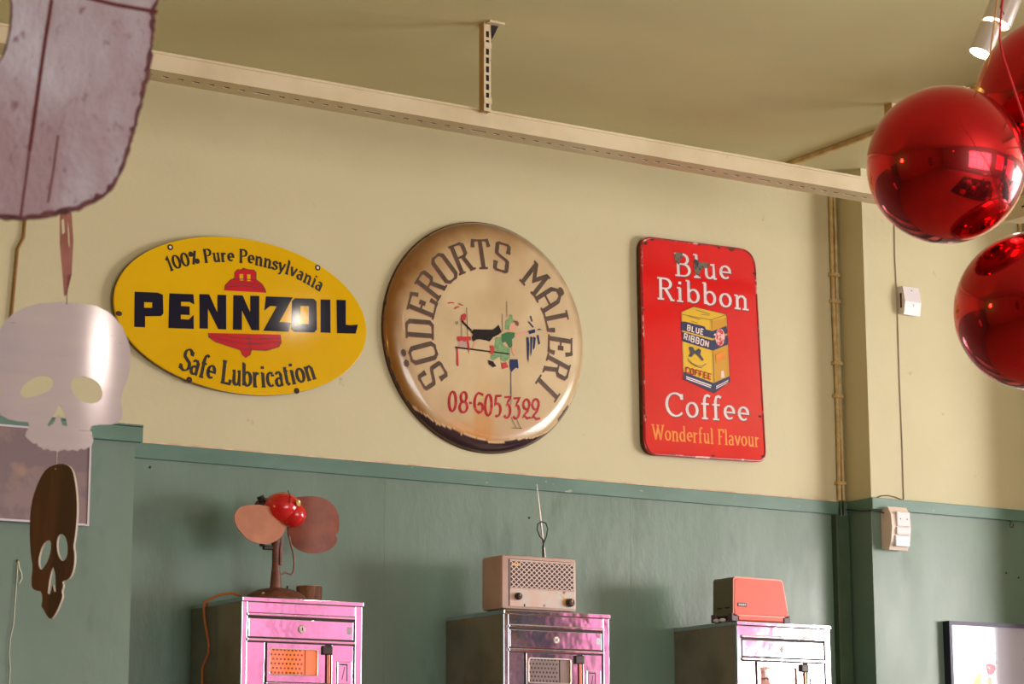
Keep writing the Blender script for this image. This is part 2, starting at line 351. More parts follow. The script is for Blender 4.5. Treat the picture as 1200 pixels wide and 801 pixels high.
m_radiop = mat('worn_radio_panel', (214, 180, 164), .35, c2=(204, 196, 186), scale=14, c3=(150, 104, 84), s3=44, l3=.64, h3=.7)
m_grille = mat('grille_lattice', (214, 190, 178), .35)
m_knob = mat('dark_brown_knob', (48, 26, 30), .3)
m_gold = mat('gold_badge', (214, 180, 120), .3, metal=.6)
m_alu = mat('antenna_metal', (220, 214, 206), .3, metal=.8)
m_toast = mat('orange_toaster_enamel', (224, 78, 38), .4, c2=(218, 72, 34), scale=5)
m_toastrim = mat('pale_orange_rim', (248, 150, 128), .3)
m_toastend = mat('toaster_chrome_end', (120, 112, 96), .35, metal=.5)
m_purple = mat('dark_purple_plastic', (84, 64, 84), .4)
m_plastic = mat('white_plastic', (226, 220, 224), .4)
m_plastic2 = mat('ivory_plastic', (234, 218, 204), .45)
m_lens = mat('sensor_lens', (206, 216, 222), .25)
m_cablew = mat('grey_wire', (172, 158, 140), .5)
m_frame = mat('black_frame', (36, 34, 52), .25)
m_framef = mat('grey_blue_frame_front', (84, 82, 108), .5)
m_paper = mat('white_paper', (190, 190, 208), .05, coat=.6)
m_banana = mat('yellow_print', (226, 188, 70), .3)
m_berry = mat('crimson_print', (214, 40, 84), .3)
m_greyline = mat('grey_print', (110, 116, 130), .4)
m_poster = mat('mauve_print', (136, 116, 116), .3, c2=(120, 102, 108), scale=9, lo=.46, hi=.54, c3=(156, 128, 116), s3=5, l3=.56, h3=.62)
m_pframe = mat('pale_thin_frame', (206, 202, 214), .3)
m_brushed = mat('brushed_aluminium', (228, 214, 222), .09, metal=.28, c2=(234, 220, 224), scale=5, stretch=(1, 1, 10), c3=(150, 120, 110), s3=34, l3=.7, h3=.73)
m_brushed.node_tree.nodes['Principled BSDF'].inputs['Anisotropic'].default_value = .85; m_brushed.node_tree.nodes['Principled BSDF'].inputs['Anisotropic'].default_value = .92; m_brushed.node_tree.nodes['Principled BSDF'].inputs['Anisotropic Rotation'].default_value = .25
_n = m_brushed.node_tree; _c = _n.nodes.new('ShaderNodeCombineXYZ'); _c.inputs[0].default_value = .933; _c.inputs[1].default_value = -.3595
_n.links.new(_c.outputs[0], _n.nodes['Principled BSDF'].inputs['Tangent'])
m_cut = mat('cut_metal_edge', (150, 118, 100), .5, metal=.4)
m_rustbig = mat('purple_rust', (120, 70, 74), .7, c2=(84, 44, 50), scale=90)
m_lilac = mat('worn_lilac_paint', (206, 198, 210), .5, c2=(176, 148, 158), scale=12, lo=.38, hi=.62, c3=(146, 112, 120), s3=120, l3=.6, h3=.74, bump=.15, bscale=200, detail=8, stretch=(1, 1, .6))
m_streak = mat('dark_rust_streak', (104, 38, 38), .7)
m_wood = mat('dark_brown_wood', (104, 68, 46), .5, c2=(74, 46, 32), scale=20, stretch=(1, 1, .12), lo=.4, hi=.6)
m_woodedge = mat('pale_ply_edge', (206, 196, 178), .6)
m_tape = mat('salmon_ribbon', (172, 110, 98), .6, c2=(156, 94, 82), scale=50)
m_string = mat('white_string', (206, 212, 198), .7)
m_bauble = mat('red_mirror_bauble', (228, 24, 34), .035, metal=1)
m_bauble.node_tree.nodes['Principled BSDF'].inputs['Coat Weight'].default_value = .55
m_bauble.node_tree.nodes['Principled BSDF'].inputs['Coat Roughness'].default_value = .3
m_goldcord = mat('gold_cord', (214, 160, 70), .4, metal=.4)
m_redrib = mat('red_ribbon', (206, 20, 26), .4)
m_alulamp = mat('lamp_aluminium', (206, 196, 190), .3, metal=.4)
m_lampglow = mat('lamp_face', (255, 250, 235), .5, emit=(255, 244, 225), es=14)
m_ringglow = mat('lamp_ring', (255, 240, 215), .5, emit=(255, 214, 160), es=4)
m_nail = mat('dark_nail', (60, 54, 44), .5, metal=.5)

# ---------------------------------------------------------------- the room
H = 3.705; XL, XR, YF = -3.5, 9.0, -9.1
struct(MB().box(XL, XR, YF, .2, -.1, 0).build('floor', m_floor))
struct(MB().box(XL-.2, XR+.2, YF-.2, .2, H, H+.15).build('ceiling', m_ceil))
struct(MB().box(XL-.2, XL, YF, .2, 0, H).build('wall_left', mat('mustard_brown_panelling', (140, 96, 44), .5, c2=(120, 80, 36), scale=3, stretch=(1, 4, .3))))
wb = struct(MB().box(XL, 5.0705, 0, .2, 0, H).build('wall_back', m_cream))
for a, b in ((2.4436, 3.3344), (3.3347, 4.20), (4.2003, 5.0625)):
    MB().box(a, b, -.012, 0, 0, 2.56).build('wainscot_panel', m_green, wb)
MB().box(2.4436, 5.071, -.022, 0, 2.554, 2.5965, .002).build('dado_rail', m_green_rail, wb)
MB().box(2.45, 5.06, -.008, 0, 2.5965, 2.603).build('rail_top_strip', m_bead, wb)  # thin pale strip along the top of the rail
# boxed-out lower wall on the left
wl_ = struct(MB().box(XL, 2.4436, -.27, -.0125, 0, 2.59).build('wall_back_boxing', m_green))
MB().box(XL, 2.4587, -.288, -.27, 2.553, 2.5959, .002).build('dado_rail', m_green_rail, wl_)
MB().box(XL, 2.4587, -.288, -.0, 2.592, 2.5985).build('top_board', m_green_rail, wl_)
# pilaster on the right
wp = struct(MB().box(5.071, 5.79, -.13, .2, 0, H).build('wall_back_right', m_cream))
MB().box(5.063, 5.79, -.136, -.1299, 0, 2.565).build('wainscot_panel', m_green, wp)
MB().box(5.063, 5.0705, -.1298, -.0125, 0, 2.565).build('wainscot_side_panel', m_green, wp)
MB().box(5.058, 5.79, -.15, -.13, 2.5614, 2.5995, .002).build('dado_rail', m_green_rail, wp)
MB().box(5.0585, 5.0705, -.1299, -.0225, 2.5614, 2.5990, .001).build('dado_rail', m_green_rail, wp)
wq = struct(MB().box(5.79, XR, -.40, .2, 0, H).build('wall_back_far', m_cream))
# right wall: one daylight window, two added for reflections; both front windows added
def wall_with_holes(name, along, c0, c1, a0, a1, holes):
    b = MB(); cur = a0
    put = lambda p, q, z0, z1: b.box(c0, c1, p, q, z0, z1) if along == 'y' else b.box(p, q, c0, c1, z0, z1)
    for (p, q, z0, z1) in sorted(holes):
        put(cur, p, 0, H); put(p, q, 0, z0); put(p, q, z1, H); cur = q
    put(cur, a1, 0, H); return struct(b.build(name, m_cream))
wr = wall_with_holes('wall_right', 'y', XR, XR+.08, YF, .2, [(-5.6, -1.8, .8, 3.2), (-8.2, -6.0, 1.1, 3.3), (-9.0, -8.55, .4, 3.2)])
wf = wall_with_holes('wall_front', 'x', YF-.08, YF, XL, XR, [(1.4, 5.0, .7, 3.1), (6.1, 8.6, 1.1, 3.3)])
def window(name, along, c, p, q, z0, z1, n):
    b = MB(); t = .03
    t = .02; put = lambda p_, q_, za, zb: b.box(c-t, c+t, p_, q_, za, zb) if along == 'y' else b.box(p_, q_, c-t, c+t, za, zb)
    put(p, q, z0, z0+.07); put(p, q, z1-.07, z1); put(p, q, z0+(z1-z0)*.62, z0+(z1-z0)*.62+.05)
    for i in range(n+1): x = p+(q-p-.06)*i/n; put(x, x+.06, z0, z1)
    struct(b.build(name, mat('window_frame_paint', (70, 84, 72), .4)))
window('window_1', 'y', XR+.04, -5.6, -1.8, .8, 3.2, 3)
window('added_window_2', 'y', XR+.04, -8.2, -6.0, 1.1, 3.3, 1)
struct(MB().box(XR-.03, XR, -8.52, -8.34, 0, H).build('added_trim_1', mat('navy_reflection_strip', (44, 58, 104), .4)))  # unseen dark strip added to reflect in the middle cabinet
window('added_window_5', 'y', XR+.04, -9.0, -8.55, .4, 3.2, 1)
window('added_window_3', 'x', YF-.04, 1.4, 5.0, .7, 3.1, 3)
window('added_window_4', 'x', YF-.04, 6.1, 8.6, 1.1, 3.3, 2)

# ---------------------------------------------------------------- slotted channels under the ceiling
def channel(bm_, horizontal, p0, p1, a0, a1, b0, b1, pitch, sl, sw, long_every=0, long_len=0, end=.06):
    """slotted strip between p0..p1 along one axis; returns list of boxes (p,q,r,s) = pieces of the slotted face in (along, across)"""
    out = []; mid = (a0+a1)/2
    out.append((p0, p1, a0, mid-sw/2)); out.append((p0, p1, mid+sw/2, a1))
    cur = p0; k = 0; x = p0+.01
    while x < p1-end:
        L_ = long_len if (long_every and k % long_every == long_every-1) else sl
        out.append((cur, x, mid-sw/2, mid+sw/2)); cur = x+L_; x = x+L_+(pitch-sl); k += 1
    out.append((cur, p1, mid-sw/2, mid+sw/2)); return out
def slotted_channel(axis, p0, p1, c_front, c_back, z0, z1, label, off=0):
    b = MB(); T = .002
    def put(p, q, a, c, zz0, zz1):
        if axis == 'x': b.box(p, q, a, c, zz0, zz1)
        else: b.box(a, c, p, q, zz0, zz1)
    put(p0, p1, c_front, c_front+T, z0, z1); put(p0, p1, c_back-T, c_back, z0, z1); put(p0, p1, c_front, c_back, z1-T, z1)
    for (p, q, a, c) in channel(None, True, p0, p1, c_front+T, c_back-T, 0, 0, .0425, .017, .0105, 7, .046): put(p, q, a, c, z0, z0+T)
    lin_ = MB(); lin_.box(p0+.01, p1-.01, c_front+.026, c_back-.026, z0+T+.0004, z0+T+.004)  # dark strip close behind the slots stands in for the shade inside
    root = thing('slotted_channel', (p0, c_front, z0) if axis == 'x' else (c_front, p0, z0), label, 'channel', 'slotted ceiling channels')
    b.build('channel_body', m_beam, root); lin_.build('slot_shade', m_darkslot, root)
    l = MB()
    if axis == 'x': l.box(p0, p1, c_front-.004, c_front+.004, z1-.003, z1+.0035)
    else: l.box(c_front-.004, c_front+.004, p0, p1, z1-.003, z1+.0035)
    l.build('top_lip', m_beam, root)
    return root
ch1 = slotted_channel('x', 1.0, 5.2, -.72, -.632, 3.4185, 3.4635, 'long cream slotted steel channel running above the three wall signs')
# the second one turns towards the room; its slots are in its side face
ch2 = thing('slotted_channel', (5.14, -.73, 3.4), 'short cream slotted channel turning forward at the right, behind the red baubles', 'channel', 'slotted ceiling channels')
b = MB(); b.box(5.142, 5.20, -5.5, -.725, 3.465, 3.467); b.box(5.198, 5.20, -5.5, -.725, 3.405, 3.465); b.box(5.14, 5.20, -5.5, -.725, 3.403, 3.405)
for (p, q, a, c) in channel(None, True, -5.5, -.725, 3.405, 3.465, 0, 0, .036, .014, .006, 0, 0): b.box(5.14, 5.142, p, q, a, c)
b.build('channel_body', m_beam, ch2); MB().box(5.1425, 5.144, -5.4, -.73, 3.42, 3.45).build('slot_shade', m_darkslot, ch2)  # second channel's slot shade is a dark strip too
MB().box(5.137, 5.143, -5.5, -.725, 3.463, 3.4685).build('top_lip', m_beam, ch2)

h1 = thing('channel_hanger', (3.22, -.73, 3.455), 'slotted upright hanger joining the long channel to the ceiling above the round sign', 'hanger', 'hangers of the ceiling channel')
x0, x1 = 3.2225, 3.2445
MB().box(x0-.001, x0+.0015, -.7445, -.7215, 3.455, H).build('side_strip', m_side_shade, h1)
b = MB()
for (p, q, a, c) in channel(None, False, 3.455, H, x0, x1, 0, 0, .0248, .0172, .0100, 0, 0, .02): b.box(a, c, -.7455, -.7435, p, q)
b.box(x1-.0015, x1, -.7435, -.7215, 3.455, H)
b.build('slotted_face', m_beam, h1)
MB().box(x0+.002, x1-.002, -.7432, -.7405, 3.456, H-.002).build('hanger_shade', m_darkslot, h1)  # dark sheet stands in for shade inside the hanger
for z in (3.640, 3.484): MB().box(x0-.001, x1+.001, -.7485, -.7455, z-.008, z+.008, .001).build('clip', m_beam, h1)
MB().box(x0+.004, x1+.03, -.77, -.715, H-.006, H-.0002, .001).build('ceiling_plate', m_beam, h1)
b = MB(); b.add([(x1, -.748, H-.006), (x1+.022, -.748, H-.006), (x1+.003, -.748, H-.045), (x1, -.744, H-.006), (x1+.022, -.744, H-.006), (x1+.003, -.744, H-.045)], [(0, 1, 2), (5, 4, 3), (0, 3, 4, 1), (1, 4, 5, 2), (2, 5, 3, 0)])
b.build('gusset', m_darkslot, h1)
h2 = thing('channel_hanger', (4.68, -.74, 3.46), 'broad cream hanger with shade-toned side at the ceiling, partly behind the nearest red bauble', 'hanger', 'hangers of the ceiling channel')
MB().box(4.6605, 4.664, -.7564, -.7225, 3.4675, H-.001).build('side_strip', m_side_shade, h2)
MB().box(4.664, 4.70, -.7564, -.753, 3.4675, H-.001).build('front_strip', m_beam, h2)
tag(MB().box(4.810, 4.8265, -.75, -.001, H-.0165, H-.0005, .003).build('ceiling_batten', m_conduit), 'thin tan batten crossing the ceiling towards the wall corner, left of the big bauble', 'batten')
tag(MB().box(4.745, 4.83, -5.6, -.95, H-.085, H-.0005, .003).build('ceiling_beam', m_beam), 'shaded ceiling beam glimpsed in the gap between the two upper red baubles', 'beam')
# pipes in the corner
cp = thing('corner_conduit', (5.045, -.012, 2.6), 'pair of thin painted conduits in the corner right of the red sign', 'pipe')
for k, x in enumerate((5.0405, 5.0535)):
    pts = [(x+.0018*math.sin(z*7+k*2), -.0085-.001*k, z) for z in [2.567+.1*i for i in range(12)]]
    pts[-1] = (x, -.0085, H-.002); MB().tube(pts, .0068-.001*k, 10).build('pipe', m_conduit, cp, smooth=True)
for z in (2.66, 2.95, 3.06, 3.27, 3.36): MB().box(5.026, 5.062, -.020, -.001, z-.006, z+.006, .002).build('pipe_clip', m_conduit, cp)
cp2 = thing('corner_conduit', (5.775, -.14, 2.6), 'thin painted conduit in the far corner between the lower bauble and the upright channel', 'pipe')
MB().tube([(5.778, -.140, 2.61), (5.778, -.140, H-.002)], .007, 10).build('pipe', m_conduit, cp2, smooth=True)
tr = thing('cable_trunking', (5.025, -.02, 1.2), 'dark green vertical boxed trunking in the corner beside the third vending cabinet', 'trunking')
MB().box(4.9985, 5.0555, -.034, -.0125, .01, 2.552, .002).build('trunking_body', m_trunk, tr)
MB().box(4.9985, 5.006, -.038, -.034, .01, 2.552, .001).build('edge_strip', m_trunk, tr)
for x in (5.026, 5.040): MB().tube([(x, -.03, 2.545), (x-.001, -.032, 2.562), (x+.002, -.027, 2.586), (x+.004, -.024, 2.6)], .0045, 8).build('cable_tail', m_trunk, tr, smooth=True)

# cables, nails and hooks on the walls
tag(MB().tube([(2.2188, -.006, 3.6), (2.2188, -.006, 3.34), (2.2194, -.006, 3.18), (2.2174, -.006, 3.13), (2.2016, -.006, 3.097), (2.196, -.006, 3.0), (2.188, -.006, 2.85), (2.183, -.006, 2.61)], .0045, 8).build('wall_cable', mat('yellow_brown_cable', (150, 112, 56), .5), smooth=True), 'brownish cable with a kink running down the cream wall at the left edge', 'cable')
tag(MB().tube([(5.210, -.1325, H-.002), (5.209, -.1325, 3.53), (5.2065, -.1325, 3.42), (5.2085, -.1325, 3.312), (5.2090, -.1325, 3.19), (5.2075, -.1325, 3.0), (5.2095, -.1325, 2.8), (5.2084, -.1325, 2.604)], .0018, 8).build('wall_cable', m_cablew, smooth=True), 'thin grey cable running vertically behind the small white wall sensor', 'cable')
hk = MB()
hk.tube([(5.6527, -.150, 2.560), (5.6527, -.158, 2.557), (5.6527, -.163, 2.550)], .0018, 8)
hk.tube([(5.654+.008*math.cos(a), -.163, 2.544+.008*math.sin(a)) for a in [i*math.pi/7-4.3 for i in range(12)]], .0017, 8)
tag(hk.build('cup_hook', m_nail, smooth=True), 'small dark cup hook screwed under the green rail at the far right', 'hook')
for (x, y, z, lb) in ((2.6, -.012, 2.532, 'small dark nail head in the green panel by the left rail end'), (5.645, -.136, 2.385, 'dark screw in the green panel above the framed picture, the left of two'), (5.70, -.136, 2.372, 'dark screw in the green panel above the framed picture, the right of two'), (3.83, -.012, 2.47, 'tiny nail in the green panel right of the aerial')):
    tag(MB().lathe([(0, .003), (.003, .0025), (.0036, 0)], (x, y, z), (0, -1, 0), 10).build('nail', m_nail, smooth=True), lb, 'nail')
st = thing('hanging_string', (2.134, -.276, 2.22), 'thin white string dangling from a nail on the green boxing at lower left', 'string')
MB().lathe([(0, .005), (.003, .004), (.003, 0)], (2.1343, -.27, 2.228), (0, -1, 0), 8).build('nail', m_nail, st)
MB().tube([(2.1343, -.275, 2.228), (2.1335, -.275, 2.19), (2.1325, -.275, 2.156), (2.1305, -.275, 2.11), (2.1292, -.275, 2.07), (2.122, -.275, 2.03), (2.121, -.275, 1.996), (2.1245, -.275, 1.96), (2.1239, -.275, 1.90)], .0013, 6).build('cord', m_string, st, smooth=True)
MB().tube([(2.1350, -.276, 2.226), (2.138, -.276, 2.21), (2.1445, -.277, 2.196), (2.1455, -.277, 2.184), (2.1395, -.276, 2.17)], .0018, 6).build('loose_end', m_string, st, smooth=True)
# ---- outlines of the flat things, tenths of a millimetre from their own centre
DATA = {'PZ':[[[-3340,317],[-2656,369],[-2493,328],[-2465,-201],[-2533,-282],[-3007,-340],[-2998,-649],[-3324,-670]],[[-3047,53],[-2809,73],[-2805,-79],[-3042,-99]],[[-2304,389],[-1574,446],[-1538,155],[-1682,212],[-1945,189],[-1942,70],[-1679,85],[-1672,-161],[-1942,-177],[-1939,-304],[-1698,-291],[-1552,-141],[-1535,-540],[-2306,-595]],[[-1395,473],[-1094,500],[-830,11],[-841,516],[-566,540],[-544,-449],[-790,-468],[-1120,80],[-1106,-488],[-1364,-509]],[[-348,558],[-56,585],[188,123],[178,604],[465,630],[484,-367],[242,-386],[-69,142],[-58,-411],[-341,-434]],[[672,640],[1529,710],[1116,-55],[1474,-30],[1418,-310],[602,-368],[1018,385],[818,376],[628,219]],[[1589,689],[2193,743],[2292,679],[2319,-146],[2230,-245],[1590,-292],[1492,-227],[1500,603]],[[1781,483],[2045,499],[2053,-23],[1789,-38]],[[2421,748],[2741,778],[2761,-203],[2434,-224]],[[2940,800],[3247,821],[3256,98],[3395,92],[3657,141],[3582,-138],[2968,-188]]],
'BELL':[[[-627,662],[-602,814],[-452,980],[-315,1051],[-319,1213],[-240,1311],[-130,1311],[-58,1374],[89,1351],[273,1359],[348,1300],[353,1088],[539,987],[631,861],[670,742]],[[-164,1191],[-55,1204],[-43,1014],[-161,1008]],[[70,1212],[180,1218],[184,1027],[74,1021]],[[-1089,-607],[1144,-420],[1178,-655],[1106,-778],[724,-925],[246,-953],[212,-1092],[68,-1193],[-36,-1116],[-97,-988],[-447,-923],[-882,-833],[-1079,-720]]],
'BELLLINE':[[[-522,857],[-50,959],[526,931]],[[-593,760],[-48,878],[616,839]],[[-343,1000],[-52,1061],[353,1074]],[[-960,-613],[-308,-653],[350,-639],[1139,-516]],[[-1058,-704],[-450,-789],[279,-781],[1163,-636]],[[-46,-983],[77,-937],[246,-953]],[[165,-543],[183,-723],[224,-955]],[[-627,662],[-602,814],[-452,980],[-315,1051],[-319,1213],[-240,1311],[-130,1311],[-58,1374],[89,1351],[273,1359],[348,1300],[353,1088],[539,987],[631,861],[670,742]],[[-1089,-607],[-1079,-720],[-882,-833],[-447,-923],[-97,-988],[-36,-1116],[68,-1193],[212,-1092],[246,-953],[724,-925],[1106,-778],[1178,-655],[1144,-420]]],
'PZPT':[[[-2311,1701],[2316,1673],[-1640,-1992],[1693,-1997],[-3783,-345]],[[-2321,1015],[-355,1522],[2417,977]],[[-1967,-1686],[-712,-1965],[2340,-1563]]],
'FIG_black':[[[-763,2],[-663,95],[9,154],[145,251],[213,328],[260,222],[321,116],[212,29],[9,-80],[-106,-221],[-227,-198],[-462,-188],[-582,-212],[-689,-281],[-729,-157],[-676,-64]],[[-161,-787],[8,-811],[129,-945],[21,-990],[-120,-911]],[[-1301,-489],[584,-508],[577,-550],[-1287,-539]]],
'FIG_red':[[[-1222,-179],[-756,-137],[-756,-247],[-849,-263],[-796,-455],[-823,-678],[-856,-490],[-896,-279],[-996,-313],[-1062,-273],[-1168,-330],[-1221,-284]],[[-1248,-530],[-1201,-525],[-1167,-1048],[-1207,-1086],[-1240,-991]],[[-1116,355],[-1076,488],[-970,552],[-917,488],[-956,343],[-1063,297]],[[-106,-355],[22,-325],[62,-484],[-6,-608],[-113,-561],[-59,-450]],[[311,-822],[488,-793],[555,-939],[345,-1017]]],
'FIG_pinkgrey':[[[-1188,-298],[-789,-256],[-809,-497],[-1181,-494]]],
'FIG_ltgreen':[[[443,212],[464,467],[580,556],[622,691],[704,682],[717,565],[853,503],[703,428],[606,217]],[[110,-70],[313,-25],[381,-265],[632,-368],[631,-603],[467,-783],[298,-765],[264,-628],[8,-794],[-86,-710],[8,-519],[76,-308]]],
'FIG_dkgreen':[[[314,39],[518,137],[784,147],[769,-1],[687,-69],[700,-279],[604,-348],[483,-149],[347,-221]]],
'FIG_brown':[[[710,499],[881,524],[942,453],[914,356],[825,382],[785,460]]],
'FIG_skin':[[[634,420],[785,454],[866,363],[852,273],[784,189],[654,151],[579,214]],[[790,142],[1064,189],[1291,254],[1305,184],[1043,86],[804,14]],[[673,-294],[727,-271],[849,-523],[781,-577],[699,-479]],[[-663,-278],[-542,-254],[-576,-328],[-663,-441],[-583,-480],[-689,-485],[-703,-410],[-616,-326]]],
'FIG_navy':[[[1257,250],[1519,331],[1539,233],[1318,156]],[[617,-687],[890,-660],[929,-938],[820,-925],[656,-1081],[609,-898]],[[1215,57],[1290,53],[1317,-181],[1286,-738],[1246,-601]],[[1359,89],[1428,79],[1398,-409],[1356,-543]],[[1470,101],[1552,68],[1509,-250],[1453,-321]],[[1601,156],[1650,173],[1710,-93],[1655,-135]],[[643,-1071],[663,-1069],[681,-1756],[654,-1759]],[[1349,722],[1384,738],[1445,567],[1410,551]],[[1279,537],[1307,558],[1485,393],[1444,365]],[[1568,295],[1679,372],[1817,333],[1685,331]]],
'FIGLINE':[[[-1083,359],[-1082,-194]],[[-910,739],[-876,-143]],[[342,672],[341,142]],[[507,1074],[505,589]],[[-743,40],[-876,148],[-1010,256],[-1063,314]],[[-1289,278],[-1249,166]],[[-1222,285],[-1196,189]],[[668,-1757],[666,-2060]],[[679,-2437],[881,-2740]],[[848,-2423],[1051,-2755]],[[711,-2754],[1085,-2734]]],
'FLICK':[[[-1541,792],[-1449,825],[-1329,827]],[[-1316,642],[-1250,696],[-1157,730]],[[-1170,833],[-1097,795],[-1024,785]]],
'PHONE':[[[-1351,-1849],[-1390,-1870],[-1425,-1924],[-1451,-2003],[-1464,-2098],[-1464,-2199],[-1450,-2292],[-1424,-2366],[-1389,-2413],[-1350,-2427],[-1310,-2406],[-1275,-2353],[-1249,-2274],[-1236,-2178],[-1236,-2078],[-1250,-1985],[-1276,-1910],[-1311,-1863],[-1351,-1849]],[[-974,-2125],[-932,-2106],[-898,-2062],[-879,-2000],[-879,-1934],[-898,-1876],[-932,-1838],[-974,-1827],[-1017,-1845],[-1051,-1890],[-1069,-1951],[-1069,-2018],[-1050,-2076],[-1016,-2114],[-974,-2125]],[[-974,-2112],[-1030,-2133],[-1074,-2182],[-1099,-2249],[-1098,-2321],[-1074,-2383],[-1029,-2424],[-974,-2435],[-918,-2414],[-874,-2366],[-849,-2299],[-849,-2227],[-874,-2164],[-919,-2124],[-974,-2112]],[[-782,-2131],[-689,-2123]],[[-299,-1852],[-462,-1806],[-508,-1838],[-549,-1892],[-579,-1963],[-596,-2045],[-599,-2131],[-587,-2213],[-562,-2285],[-526,-2340],[-482,-2373],[-433,-2381],[-433,-2394],[-385,-2379],[-343,-2345],[-316,-2296],[-306,-2241],[-316,-2187],[-343,-2144],[-384,-2117],[-433,-2110],[-483,-2179]],[[-115,-1830],[-154,-1852],[-187,-1909],[-213,-1994],[-226,-2097],[-226,-2205],[-213,-2305],[-188,-2385],[-154,-2436],[-116,-2452],[-77,-2430],[-43,-2373],[-18,-2288],[-5,-2185],[-4,-2077],[-18,-1977],[-43,-1896],[-76,-1845],[-115,-1830]],[[341,-1818],[148,-1848],[124,-2105],[172,-2072],[217,-2070],[258,-2094],[290,-2143],[308,-2209],[308,-2282],[292,-2351],[261,-2408],[220,-2442],[175,-2450],[132,-2429]],[[438,-1857],[652,-1825],[523,-2078],[558,-2052],[600,-2077],[633,-2128],[652,-2198],[655,-2277],[639,-2354],[609,-2416],[569,-2456],[523,-2467],[480,-2447],[445,-2400]],[[763,-1862],[978,-1830],[848,-2079],[883,-2054],[926,-2078],[959,-2128],[978,-2198],[980,-2276],[965,-2351],[935,-2413],[894,-2452],[848,-2462],[805,-2443],[769,-2397]],[[1128,-2060],[1160,-2121],[1212,-2150],[1269,-2138],[1316,-2089],[1340,-2016],[1335,-1938],[1303,-1876],[1252,-1847],[1195,-1859],[1148,-1909],[1123,-1982],[1128,-2060],[1106,-2010]],[[1342,-1989],[1294,-2180],[1104,-2401],[1167,-2343],[1261,-2417],[1403,-2381]],[[1459,-2032],[1493,-2097],[1547,-2128],[1606,-2116],[1655,-2063],[1681,-1985],[1677,-1902],[1643,-1837],[1589,-1806],[1529,-1819],[1480,-1871],[1454,-1949],[1459,-2032],[1436,-1979]],[[1683,-1957],[1632,-2160],[1433,-2394],[1500,-2333],[1598,-2411],[1747,-2374]]],
'CAN_yellow':[[[-956,1014],[-939,1102],[-478,1317],[820,1208],[844,1101],[913,-959],[286,-1405],[-922,-1066]]],
'CAN_ochre':[[[226,925],[833,1113],[886,-788],[283,-1095]]],
'CAN_navy':[[[-977,783],[-830,799],[-43,723],[7,632],[272,608],[837,838],[863,601],[266,364],[-977,503]],[[-952,462],[264,299],[861,531],[880,232],[267,-34],[-953,152]],[[-917,-831],[273,-1083],[901,-799],[923,-979],[286,-1413],[-922,-1075]]],
'CAN_white':[[[323,518],[456,558],[455,515],[321,457]],[[585,-665],[676,-643],[713,-856],[564,-896]],[[-815,-958],[176,-1157],[175,-1200],[-816,-1001]],[[-806,-1026],[148,-1220],[148,-1254],[-807,-1060]],[[361,-1174],[861,-920],[860,-955],[360,-1209]],[[359,-1235],[843,-991],[842,-1026],[358,-1269]]],
'CAN_pink':[[[747,449],[735,359],[707,276],[664,208],[611,162],[552,142],[495,150],[444,186],[405,245],[380,322],[373,410],[384,500],[413,583],[456,651],[509,698],[567,718],[624,710],[675,674],[715,615],[740,537]]],
'CAN_redbit':[[[550,677],[672,646],[685,539],[600,547]],[[502,259],[665,362],[607,182],[526,139]],[[418,511],[481,474],[450,318],[404,379]]],
'CAN_orange':[[[370,-145],[736,13],[756,-228],[379,-413]]],
'CAN_dark':[[[-664,1],[-533,1],[-457,-120],[-298,-18],[-209,-74],[-249,-207],[-111,-366],[-175,-415],[-329,-267],[-459,-185],[-593,-327],[-723,-319],[-616,-201],[-682,-78]]],
'CANLINE':[[[-941,1015],[227,960],[819,1199]],[[227,960],[230,643]],[[-956,1014],[-939,1102],[-478,1317],[820,1208],[844,1101],[913,-959],[286,-1405],[-922,-1066],[-956,1014]],[[-751,-386],[-597,-521],[-389,-587],[-179,-588],[-19,-486]],[[-726,-448],[-546,-572],[-364,-627],[-180,-640]],[[-401,1226],[-191,1193],[178,1138]],[[-193,1097],[124,1097]],[[-669,980],[-434,949],[-224,920]],[[-594,837],[-332,800]],[[266,-47],[286,-1405]]],
'CANTXT':[[[-773,524],[-113,442]],[[-915,225],[89,52]],[[-855,-846],[170,-985]]],
'BRTXT':[[[-1206,2266],[1097,2355]],[[-1908,1433],[1775,1460]],[[-1655,-2280],[1696,-2223]],[[-2167,-3085],[2074,-2994]]],
'BRCHIP':[[[-1155,2999],[-886,3062],[-865,2882],[-1014,2733],[-992,2614],[-1137,2677],[-1218,2870]],[[-425,2886],[-302,2880],[-206,2790],[-8,2835],[189,2808],[148,2650],[-136,2616],[-229,2351],[-363,2366],[-432,2580]]],
'WSK':[[[-641,554],[-572,672],[-478,767],[-333,851],[-162,907],[85,938],[334,933],[535,902],[662,847],[764,767],[855,655],[909,542],[950,428],[967,274],[963,120],[937,-10],[886,-140],[864,-269],[885,-395],[883,-497],[840,-555],[741,-584],[605,-590],[511,-609],[496,-665],[522,-714],[542,-790],[514,-866],[465,-886],[437,-910],[392,-896],[353,-928],[294,-915],[233,-932],[195,-913],[147,-930],[106,-954],[73,-933],[25,-940],[-13,-911],[-62,-928],[-87,-901],[-129,-890],[-145,-853],[-186,-857],[-224,-826],[-287,-771],[-277,-707],[-242,-656],[-257,-593],[-379,-586],[-502,-566],[-601,-512],[-633,-433],[-632,-332],[-602,-280],[-606,-192],[-635,-130],[-668,-31],[-697,94],[-707,221],[-695,373],[-668,476]],[[-373,-207],[-353,-282],[-243,-285],[-98,-233],[-1,-179],[33,-101],[23,-38],[-57,2],[-179,-14],[-299,-90]],[[246,-41],[301,0],[438,6],[564,-47],[629,-138],[636,-227],[596,-305],[498,-335],[373,-310],[284,-230],[244,-142]],[[110,-356],[63,-467],[-28,-615],[-10,-639],[42,-602],[90,-491],[110,-485],[134,-540],[156,-615],[215,-625],[203,-550],[167,-438]]],
